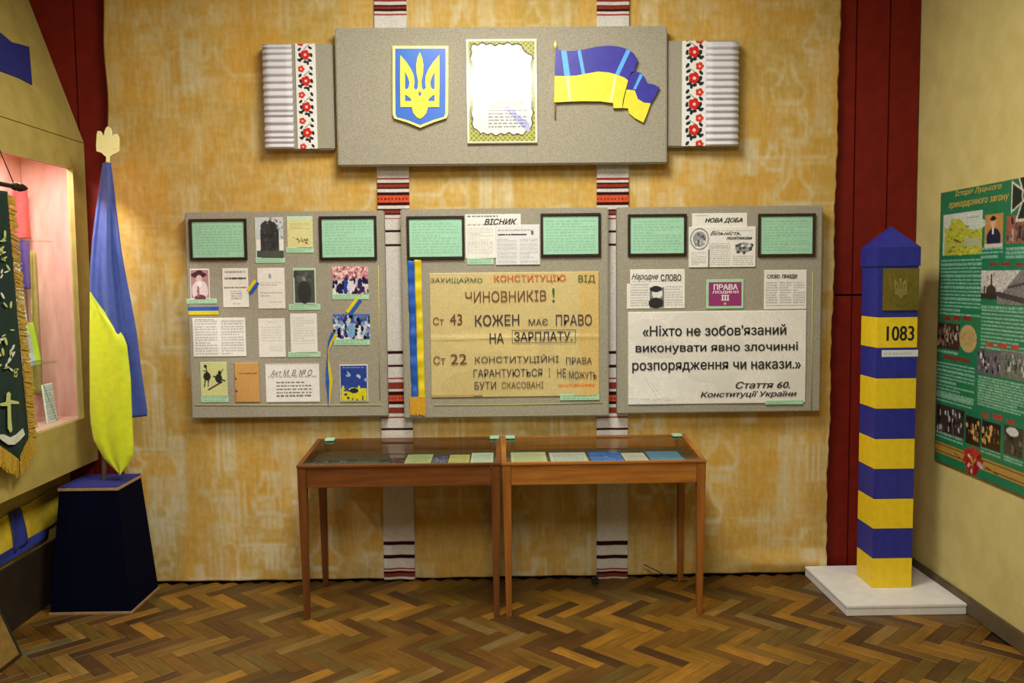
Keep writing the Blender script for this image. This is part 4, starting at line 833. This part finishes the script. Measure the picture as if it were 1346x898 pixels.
    r = PH(zr1, (433, 550, 640, 740), (190, 186, 186), [(200, 196, 196)], 4); w_, h_ = r[2]-r[0], r[3]-r[1]; c.fill(c.m(*r) & (c.v > r[3]-h_*.15-(c.u-r[0])*.55) , (120, 116, 116), .15); c.line(r[0], r[1]+h_*.7, r[2], r[1]+h_*.95, .012, (60, 58, 58)); c.line(r[0]+w_*.3, r[1]+h_*.5, r[2], r[1]+h_*.3, .006, (70, 68, 68))
    TX(zr1, (345, 745, 640, 1100), 17)
    PH(zr2, (97, 18, 208, 145), (60, 46, 40), [(20, 20, 20), (150, 120, 100), (90, 80, 70), (180, 170, 160)], 40); r = rc(zr2, 210, 28, 292, 162); c.ell((r[0]+r[2])/2, (r[1]+r[3])/2, (r[2]-r[0])/2, (r[3]-r[1])/2*1.02, (186, 160, 104)); c.ell((r[0]+r[2])/2, (r[1]+r[3])/2, (r[2]-r[0])/2*.8, (r[3]-r[1])/2*.6, (176, 152, 100), .12)
    TX(zr2, (95, 148, 200, 172), 1); R(zr2, (130, 183, 260, 205), (120, 60, 44)); TX(zr2, (92, 215, 278, 400), 10); TX(zr2, (92, 375, 270, 420), 3)
    for q in ((340, 112, 375, 135), (395, 118, 440, 140), (460, 126, 500, 148)): R(zr2, q, (170, 70, 44))
    PH(zr2, (295, 150, 410, 275), (90, 90, 96), [(20, 20, 26), (200, 200, 206), (60, 60, 66), (130, 110, 120)], 40); PH(zr2, (412, 165, 600, 300), (110, 110, 104), [(60, 64, 60), (190, 190, 180), (90, 96, 90)], 40)
    TX(zr2, (300, 300, 600, 460), 11)
    for q in ((320, 462, 350, 482), (375, 470, 420, 495), (440, 495, 480, 515)): R(zr2, q, (170, 60, 44))
    PH(zr2, (95, 430, 230, 572), (50, 44, 44), [(20, 18, 18), (190, 190, 190), (90, 80, 80)], 40); TX(zr2, (90, 560, 225, 600), 2)
    PH(zr2, (240, 478, 310, 620), (40, 28, 22), [(200, 160, 90), (110, 70, 40), (20, 14, 12)], 22); PH(zr2, (320, 505, 408, 640), (40, 28, 22), [(210, 170, 90), (130, 80, 40), (20, 14, 12)], 26)
    PH(zr2, (428, 528, 518, 672), (60, 56, 52), [(30, 28, 28), (110, 100, 90)], 20); r = rc(zr2, 440, 532, 500, 575); c.ell((r[0]+r[2])/2, (r[1]+r[3])/2, (r[2]-r[0])/2, (r[3]-r[1])/2, (206, 206, 206)); TX(zr2, (315, 640, 410, 670), 2); TX(zr2, (425, 680, 520, 710), 2)
    # ribbon band along the bottom
    v0 = zr2(80, 590)[1]; v1 = zr2(80, 640)[1]; v2 = zr2(500, 745)[1]; v3 = zr2(500, 815)[1]; va, vb = (v0+v2)/2, (v1+v3)/2
    c.rect(.003, va, .997, vb, (176, 138, 66), .05); c.rect(.003, va+.006, .997, va+.011, (60, 40, 20)); c.rect(.003, vb-.011, .997, vb-.006, (60, 40, 20))
    bu, bv = zr2(275, 700); 
    for i in range(14):
        a = i*.47; rr_ = random.uniform(.035, .07); c.ell(bu+rr_*math.cos(a), bv+rr_*.55*math.sin(a), .026, .011, random.choice([(156, 26, 30), (180, 40, 40), (120, 16, 22)]), .1, a)
    for i in range(12): a = i*.6; c.ell(bu+.1*math.cos(a)*random.random(), bv+.05*math.sin(a)*random.random(), .012, .006, random.choice([(190, 160, 190), (150, 30, 40), (216, 190, 160)]), .1, a)
    c.line(bu+.1, bv, bu+.2, bv+.012, .003, (80, 70, 40)); c.line(bu-.1, bv+.008, bu-.17, bv-.006, .003, (110, 80, 40))
    # cross emblem at the top
    eu, ev = zr1(575, 150); eu += .012; k = PW/(PZ1-PZ0)
    for a in range(4):
        ang = a*math.pi/2; ca, sa = math.cos(ang), math.sin(ang); X = (c.u-eu)*PW; Y = (c.v-ev)*(PZ1-PZ0); s_, t_ = X*ca+Y*sa, -X*sa+Y*ca
        c.fill((s_ > 0) & (s_ < .105) & (np.abs(t_) < .018+s_*.5), (206, 200, 190), .08); c.fill((s_ > .012) & (s_ < .094) & (np.abs(t_) < .008+s_*.5), (20, 40, 34), .1)
    c.ell(eu, ev, .03, .03*k, (206, 200, 190)); c.ell(eu, ev, .022, .022*k, (70, 110, 80))
    o = printed('information_poster', c, wfn(YLP, PZ0), M['poster'], None, .012); tag(o, 'large green information poster with map, photographs and red bow on the right wall', 'poster')
    H = PZ1-PZ0
    for s, q in (('Історія Луцького', (205, 140, 455, 165, 108, 135)), ('прикордонного загону', (172, 205, 495, 230, 158, 200))):
        x0_, yb0, x1_, yb1 = q[0], q[1], q[2], q[3]
        a = zr1(q[0], q[1]+25 if q[1] == 140 else 230); b = zr1(q[2], q[5]-5); t0 = zr1(q[0], q[1]-12 if q[1] == 140 else 194)
        lettering(s, a[0]*PW, b[0]*PW, H*(1-a[1]), H*(1-t0[1]), M['ink_gold'], lambda u, v, d: (XR-.0142-d, YLP-u, PZ0+v), o, .03, .25, .0015)
poster()

# ------------------------------------------------------------------ showcase on the left wall
XF = -2.13; YE = .044; YN = -3.0
sc = empty('showcase', (XF-.2, -1.5, 0)); tag(sc, 'tan built-in wall showcase with a lit pink interior and slanted top along the left side', 'showcase')
zb0, zt0, wz0, wz1, wy = .665, 2.308, .906, 2.164, -.088
bm = bmesh.new()
for q in ((YN, YE, wz1, zt0), (YN, YE, zb0, wz0), (wy, YE, wz0, wz1), (YN, -2.6, wz0, wz1)): addbox(bm, XF-.03, XF, q[0], q[1], q[2], q[3])
bmobj('front_frame', bm, M['case'], sc)
tx_ = at(37, 0, 0.04); sx_, sz_ = tx_.x, tx_.z; dx_, dz_ = sx_-XF, sz_-zt0; k = (CEIL-zt0-.02)/dz_
hexa('slanted_panel', [(XF-.03, YN, zt0+.004), (XF, YN, zt0+.004), (XF, YE, zt0+.004), (XF-.03, YE, zt0+.004)], [(XF+dx_*k-.03, YN, zt0+dz_*k), (XF+dx_*k, YN, zt0+dz_*k), (XF+dx_*k, YE, zt0+dz_*k), (XF+dx_*k-.03, YE, zt0+dz_*k)], M['case'], sc)
XB = -2.44
box('back_panel', XB-.02, XB, YN, YE, zb0, zt0, M['pink'], sc); box('end_panel', XB, XF-.03, YE-.03, YE, wz0-.03, zt0, M['pink'], sc)
box('inner_top', XB, XF-.031, YN, YE-.03, 2.26, 2.29, M['pink'], sc); box('inner_floor', XB, XF-.031, YN, YE-.03, wz0-.03, wz0-.006, M['pink'], sc)
box('bottom_panel', XB, XF-.031, YN, YE-.03, zb0, zb0+.02, M['case'], sc)
box('window_glass', XF-.028, XF-.022, -2.6, wy, wz0, wz1, M['glass'], sc)
box('lower_panel', XF-.19, XF-.15, YN, YE, .3, zb0, M['case'], sc); box('plinth_panel', XF-.19, XF-.13, YN, YE, 0, .3, M['dkbase'], sc)
for zz in (at(45, 316, -.3).z, at(55, 477, -.3).z):
    box('glass_shelf', XB+.002, XF-.06, -2.5, -.2, zz-.006, zz, glassmat('shelf_glass', 1.7, (.85, .95, .92)), sc)
    SHZ = zz
tube('lamp_tube', [(XF-.09, -1.5, 2.235), (XF-.09, -.22, 2.235)], .012, mat('lamp_glow', (255, 240, 232), emit=6), sc)
area('showcase_light', (XF-.09, -.85, 2.215), (0, math.radians(0), 0), .03, 1.2, CASE_LIGHT, (1, .93, .9))
# things inside the showcase
def onb(px, py, X): return onx(px, py, X)
def upright(name, pxs, X, base, pt, label, cat, lean=.02):
    a = onx(pxs[0], pxs[3], X); b = onx(pxs[2], pxs[1], X); y0, y1 = min(a.y, b.y), max(a.y, b.y); z0, z1 = a.z, b.z
    cv = Canvas(y1-y0, z1-z0, .004, base)
    if pt: pt(cv)
    o = printed(name, cv, lambda u, v, d: (X+d-lean*v/(z1-z0), y0+u, z0+v), M['gloss'], None, .006); tag(o, label, cat); return o
s1, s2 = at(45, 316, -.3).z, at(55, 477, -.3).z
def standing(name, y0, y1, z0, h, X, base, pt, label, cat, th=.006, skew=0):
    cv = Canvas(y1-y0, h, .004, base)
    if pt: pt(cv)
    o = printed(name, cv, lambda u, v, d: (X+d-.03*v/h, y0+u+skew*v, z0+v), M['print'], None, th); tag(o, label, cat); return o
def bk(px, X): return onx(px, 400, X).y
XS = -2.3
def p(c): c.text(.1, .04, .9, .97, 24, (90, 110, 120), k=.5)
standing('document', bk(16, XS), bk(35, XS), s2+.125, .0+(onx(30, 345, XS).z-s2-.125), XS, (206, 214, 220), p, 'tall white printed sheet hanging inside the lit showcase', 'document')
def p(c): c.rect(.72, 0, 1, 1, (190, 226, 40)); c.rect(.1, .02, .6, .3, (60, 90, 60), .3); c.text(.1, .35, .6, .9, 6, (90, 80, 150), k=.5)
standing('booklet', bk(20, XS), bk(49, XS), s2, onx(40, 425, XS).z-s2, XS, (200, 200, 214), p, 'lime green and white booklet standing on the lower glass shelf', 'booklet')
def p(c): c.text(.1, .05, .9, .95, 12, (110, 130, 130), k=.5); c.line(.1, 0, .9, 1, .003, (60, 120, 120))
standing('brochure', bk(40, XS), bk(54, XS), wz0-.006, onx(48, 505, XS).z-wz0, XS+.05, (206, 212, 206), p, 'white brochure leaning in the bottom corner of the showcase', 'brochure', skew=.12)
# folded red and violet pennants inside
def drape(name, pts, X, mt, label, cat):
    # pts: quad in px on plane X
    q = [onx(a, b, X) for a, b in pts]; N = 24; v = []; f = []
    for i in range(N+1):
        t = i/N; L_ = q[0].lerp(q[3], t); R2 = q[1].lerp(q[2], t)
        for k_ in range(9): s = k_/8; P_ = L_.lerp(R2, s); v.append(P_+Vector((.008*math.sin(s*9+t*2), 0, 0)))
    for i in range(N):
        for k_ in range(8): a = i*9+k_; f.append((a, a+1, a+10, a+9))
    o = mesh(name, v, f, mt, None, True); s = o.modifiers.new('s', 'SOLIDIFY'); s.thickness = .004; tag(o, label, cat); return o
drape('hanging_pennant', [(10, 250), (34, 250), (42, 314), (10, 314)], -2.38, mat('coral_cloth', (214, 84, 84), (196, 66, 70), rough=.7), 'coral red folded cloth hanging above the upper glass shelf', 'cloth')
drape('hanging_pennant', [(18, 318), (37, 318), (41, 380), (30, 380)], -2.38, mat('violet_cloth', (84, 60, 140), (70, 48, 120), rough=.7), 'violet folded cloth below the upper glass shelf', 'cloth')
drape('hanging_cloth', [(38, 330), (44, 330), (58, 520), (40, 520)], -2.39, mat('olive_cloth', (170, 156, 80), (150, 136, 66), rough=.7), 'olive tan cloth hanging in the back of the showcase', 'cloth')

# blue paper flag stuck on the slanted panel
def onslant(px, py):
    # plane through (XF, zt0) and (sx_, sz_)
    nrm = Vector((dz_, 0, -dx_)).normalized(); P0 = Vector((XF, 0, zt0)); r = ray(px, py); t = (P0-CAM).dot(nrm)/r.dot(nrm); return CAM+r*t, nrm
pts = [(-40, 26), (0, 44), (14, 56), (26, 59), (37, 62), (41, 112), (24, 103), (0, 94), (-40, 84)]
v = []
for q in pts: P_, nn = onslant(*q); v.append(P_+nn*.001)
m_ = len(v); v += [P_+nn*.005 for P_ in v]
f = [tuple(range(m_))[::-1], tuple(range(m_, 2*m_))]+[(i, (i+1) % m_, m_+(i+1) % m_, m_+i) for i in range(m_)]
tag(mesh('paper_flag', v, f, M['navytop']), 'blue paper flag stuck on the slanted tan panel', 'flag decoration')
# ribbons under the case
XRB = XF-.148
def patch(name, pts, mt, label, dx=0, rip=.004):
    q = [onx(a, b, XRB+dx) for a, b in pts]; v = []; f = []; N, K = 14, 10
    for i in range(N+1):
        L_ = q[0].lerp(q[3], i/N); R2 = q[1].lerp(q[2], i/N)
        for k_ in range(K+1): s = k_/K; v.append(L_.lerp(R2, s)+Vector((rip+rip*math.sin(s*7+i*.2), 0, 0)))
    for i in range(N):
        for k_ in range(K): a = i*(K+1)+k_; f.append((a, a+1, a+K+2, a+K+1))
    o = mesh(name, v, f, mt, None, True); s = o.modifiers.new('s', 'SOLIDIFY'); s.thickness = .002; s.offset = 0; tag(o, label, 'bunting', 'blue and yellow cloths under the showcase'); return o
M['clothyel'] = mat('mustard_cloth', (206, 180, 40), (186, 160, 30), rough=.8); M['clothblu'] = mat('bunting_blue', (40, 52, 140), (34, 44, 124), rough=.8)
patch('bunting_cloth', [(-30, 697), (17, 672), (20, 727), (-30, 752)], M['clothyel'], 'yellow cloth at the picture edge under the showcase', .004)
patch('bunting_cloth', [(26, 667), (80, 637), (80, 682), (36, 712)], M['clothyel'], 'yellow cloth under the showcase nearest the dark pedestal', .004)
patch('bunting_cloth', [(11, 674), (25, 667), (36, 712), (18, 728)], M['clothblu'], 'narrow upright blue cloth between the two yellow cloths', .012)
patch('bunting_cloth', [(-30, 745), (62, 694), (62, 706), (-30, 764)], M['clothblu'], 'level blue cloth strip running below the yellow cloths', .012)

# green pennant on a rod in front of the showcase
XPn = XF+.05
pn = empty('pennant', onx(20, 600, XPn)); tag(pn, 'dark green pointed pennant with gold fringe hanging in front of the showcase', 'pennant')
q = [onx(-60, 246, XPn), onx(8, 252, XPn), onx(39, 574, XPn), onx(24, 606, XPn), onx(-60, 560, XPn)]
def yedge(z):  # right edge of the cloth at height z
    if z >= q[2].z: return q[1].y+(q[2].y-q[1].y)*(q[1].z-z)/(q[1].z-q[2].z)
    return q[2].y+(q[3].y-q[2].y)*(q[2].z-z)/(q[2].z-q[3].z)
yl_ = q[3].y-(q[2].y-q[3].y)-.04
def yleft(z):
    if z >= q[2].z: return yl_-.02
    return yl_+(q[3].y-yl_)*(q[2].z-z)/(q[2].z-q[3].z)
v = []; f = []; N, K = 60, 16
for i in range(N+1):
    z = q[1].z+(q[3].z-q[1].z)*i/N
    for k_ in range(K+1): s = k_/K; y = yleft(z)+(yedge(z)-yleft(z))*s; v.append((XPn+.006*math.sin(s*9+i*.05), y, z))
for i in range(N):
    for k_ in range(K): a = i*(K+1)+k_; f.append((a, a+1, a+K+2, a+K+1))
o = mesh('cloth', v, f, M['green'], pn, True); s = o.modifiers.new('s', 'SOLIDIFY'); s.thickness = .003
bm = bmesh.new()
def thread(y, z, dy, dz, l, w=.0028):
    n_ = math.hypot(dy, dz); dy, dz = dy/n_*l, dz/n_*l; ey, ez = -dz/l*w, dy/l*w; x0_ = XPn-.002+random.uniform(0, .009); vs = []
    for x_ in (x0_, x0_+.002):
        for (a_, b_) in ((y-ey, z-ez), (y+ey, z+ez), (y+dy+ey, z+dz+ez), (y+dy-ey, z+dz-ez)): vs.append(bm.verts.new((x_, a_, b_)))
    for f_ in ((0, 1, 2, 3), (7, 6, 5, 4), (0, 4, 5, 1), (1, 5, 6, 2), (2, 6, 7, 3), (3, 7, 4, 0)): bm.faces.new([vs[k_] for k_ in f_])
for i in range(260):
    z = q[1].z+(q[2].z-q[1].z)*(i+.5)/260-.005; thread(yedge(z)-.006, z, 1, -.22+random.uniform(-.15, .15), .062+random.uniform(-.01, .01))
for i in range(90):
    t = i/90; thread(q[2].y+(q[3].y-q[2].y)*t, q[2].z+(q[3].z-q[2].z)*t+.005, .45-.3*t+random.uniform(-.1, .1), -1, .07+random.uniform(-.014, .014))
    thread(yl_+(q[3].y-yl_)*t, q[2].z+(q[3].z-q[2].z)*t+.005, -.15+random.uniform(-.1, .1), -1, .07+random.uniform(-.014, .014))
o = bmobj('gold_fringe', bm, M['gold'], pn); o['kind'] = 'stuff'
def emb(name, polys, mt):
    P = [[(lambda w_: (w_.y, w_.z))(onx(a, b, XPn+.01)) for a, b in pl_] for pl_ in polys]
    return slabpoly(name, P, .002, mt, pn, lambda u, v_, d: (XPn+.009+d, u, v_))
def zl(x, y): return x/3.738, 400+y/3.738
def zl1(x, y): return x/3.738, 180+y/3.738
emb('embroidered_anchor', [[zl(*a) for a in ((34, 438), (44, 430), (52, 440), (50, 470), (90, 478), (94, 490), (52, 490), (54, 560), (60, 620), (50, 632), (38, 610), (36, 500), (2, 500), (0, 488), (30, 480))]], M['leafink'])
emb('embroidered_wings', [[zl(*a) for a in ((20, 640), (50, 655), (80, 640), (112, 610), (122, 640), (96, 670), (70, 690), (40, 690), (10, 670), (-20, 640))]], M['whiteink'])
R9 = random.Random(3); lv = []
for i in range(90):
    cx, cy = R9.uniform(-3, 24), R9.uniform(262, 495); a0 = R9.uniform(0, 3); l = R9.uniform(3, 6)
    if cx > 2+(cy-252)*.095: continue
    lv.append([(cx+l*math.cos(t)*math.cos(a0)-l*.3*math.sin(t)*math.sin(a0), cy+l*math.cos(t)*math.sin(a0)+l*.3*math.sin(t)*math.cos(a0)) for t in [k_*math.pi/4 for k_ in range(8)]])
# leaves kept apart on a slightly varied depth
for i, pl_ in enumerate(lv[:34]): emb('embroidered_leaf', [pl_], M['leafink'] if i % 3 else M['whiteink'])
ry = onx(20, 245, XPn); rz = onx(25, 246, XPn).z
tube('rod', [(XPn, yl_-.05, rz), (XPn, onx(17, 245, XPn).y, rz)], .011, M['darkwood'], pn); 
ky = onx(17, 245, XPn).y; tube('rod_knob', [(XPn, ky-.01, rz), (XPn, ky+.02, rz), (XPn, ky+.03, rz), (XPn, ky+.05, rz), (XPn, ky+.085, rz), (XPn, ky+.12, rz)], [.011, .019, .012, .02, .014, .002], M['darkwood'], pn, 12)
tube('cord', [(XPn, ky+.01, rz+.008), (XPn-.01, (ky+yl_)/2, rz+.19), (XPn, yl_-.03, rz+.008)], .0025, M['darkwood'], pn, 6)

# ------------------------------------------------------------------ pedestal and flag
pd = empty('pedestal', (-1.98, -.2, 0)); tag(pd, 'dark navy tapering pedestal with pale edging carrying the flag', 'pedestal')
B = [(-2.185, -.405, .012), (-1.797, -.405, .012), (-1.797, -.07, .012), (-2.185, -.07, .012)]; Tt = [(-2.142, -.35, .592), (-1.86, -.35, .592), (-1.86, -.075, .592), (-2.142, -.075, .592)]
hexa('body', B, Tt, M['navy'], pd); box('bottom_edging', -2.19, -1.792, -.411, -.065, 0, .012, M['tanedge'], pd, .001)
box('top_board', -2.146, -1.856, -.356, -.072, .592, .606, M['tanedge'], pd, .001); box('top_cover', -2.142, -1.86, -.352, -.074, .606, .611, M['navytop'], pd)
fl_ = empty('flag_on_pole', (-1.98, -.21, .611)); tag(fl_, 'blue and yellow flag on a pole with a pale gold trident tip', 'flag')
YP = -.21; pb_ = at(136.5, 628, YP); pt_ = at(141.5, 213, YP)
tube('pole', [(pb_.x, YP, .611), (pt_.x, YP, pt_.z)], .012, M['pole'], fl_, 12)
def zf_(x, y): return 110+x/5.99, 150+y/5.99
fin = [(190, 96), (206, 108), (216, 140), (222, 176), (240, 156), (262, 156), (274, 185), (276, 290), (256, 306), (228, 316), (210, 334), (204, 334), (204, 402), (176, 402), (176, 334), (166, 330), (140, 304), (100, 292), (97, 250), (102, 160), (110, 132), (130, 134), (148, 165), (158, 172), (164, 135), (176, 106)]
fo = shape_z('trident_finial', zf_, [fin, [(133, 255), (140, 258), (142, 266), (134, 266)], [(232, 268), (240, 270), (240, 278), (232, 278)]], YP+.008, .016, M['finial'], fl_)
def interp(t, a): xs_, ys_ = zip(*[(p_[1], p_[0]) for p_ in a]); return float(np.interp(t, xs_, ys_))
LE = [(135, 215), (131, 240), (126, 275), (121, 315), (118.5, 350), (118, 385), (117.5, 460), (118, 540), (119, 556), (123, 579), (130, 592), (137, 604), (148, 615), (157, 624)]
REb = [(146, 215), (150, 245), (155, 290), (160, 330), (166, 365), (170, 385), (179.5, 436), (186, 490), (193, 543), (193.5, 547)]
REy = [(119, 384), (129, 398), (140.5, 414), (149, 423), (156, 432), (163, 443), (167, 453), (168.6, 467), (172, 498), (174, 551), (176, 585), (175, 598), (168, 613), (157.8, 625)]
def flagpart(name, LEd, REd, y0, y1, off, mt, freq, amp, ph, skew=0):
    N, K = 90, 40; v = []; f = []
    for i in range(N+1):
        py = y0+(y1-y0)*i/N; a, b = interp(py, LEd), interp(py, REd); g = min(1, (py-205)/140.)
        for k_ in range(K+1):
            s = k_/K; px = a+(b-a)*s; yy = YP-off-g*(.03*math.sin(math.pi*s)+amp*math.sin(s*freq+ph+.6*g)+.25*amp*math.sin(s*freq*2.3+py*.02))
            v.append(at(px, py+skew*s*(i/N)**6, yy))
    for i in range(N):
        for k_ in range(K): a = i*(K+1)+k_; f.append((a, a+K+1, a+K+2, a+1))
    o = mesh(name, v, f, mt, fl_, True); s = o.modifiers.new('s', 'SOLIDIFY'); s.thickness = .002; return o
flagpart('blue_cloth', LE, REb, 214, 556, .016, M['flagblue'], 13, .011, .5, -9)
flagpart('yellow_cloth', LE, REy, 384.2, 624.6, .034, M['flagyellow'], 7, .008, 1.2)

# ------------------------------------------------------------------ leaning glazed panel at the lower left
xq = fl_x = -2.075; yq = -.864
lp = empty('leaning_panel', (-2.1, -1.3, 0)); tag(lp, 'dark-edged glazed panel leaning in the lower left corner', 'panel')
topx = XF-.115+.0; h_ = .42
def LPt(y, t, o_=0): return (xq+(topx-xq)*t+o_*.9, y, .002+h_*t+o_*.4)
def bar(ya, yb_, ta, tb, nm, mt, th=.012): hexa(nm, [LPt(ya, ta, -th/2), LPt(yb_, ta, -th/2), LPt(yb_, ta, th/2), LPt(ya, ta, th/2)], [LPt(ya, tb, -th/2), LPt(yb_, tb, -th/2), LPt(yb_, tb, th/2), LPt(ya, tb, th/2)], mt, lp)
M['tanpanel'] = mat('olive_tan_panel', (132, 104, 48), (110, 84, 36), rough=.25, coat=.5)
bar(-2.2, yq-.012, .02, .98, 'sheet', M['tanpanel'], .006)
bar(-2.2, yq-.012, 0, .025, 'lower_edge', M['frame']); bar(-2.2, yq-.012, .975, 1, 'upper_edge', M['frame']); bar(yq-.012, yq, 0, 1, 'end_edge', mat('dark_green_edge', (20, 30, 24)))
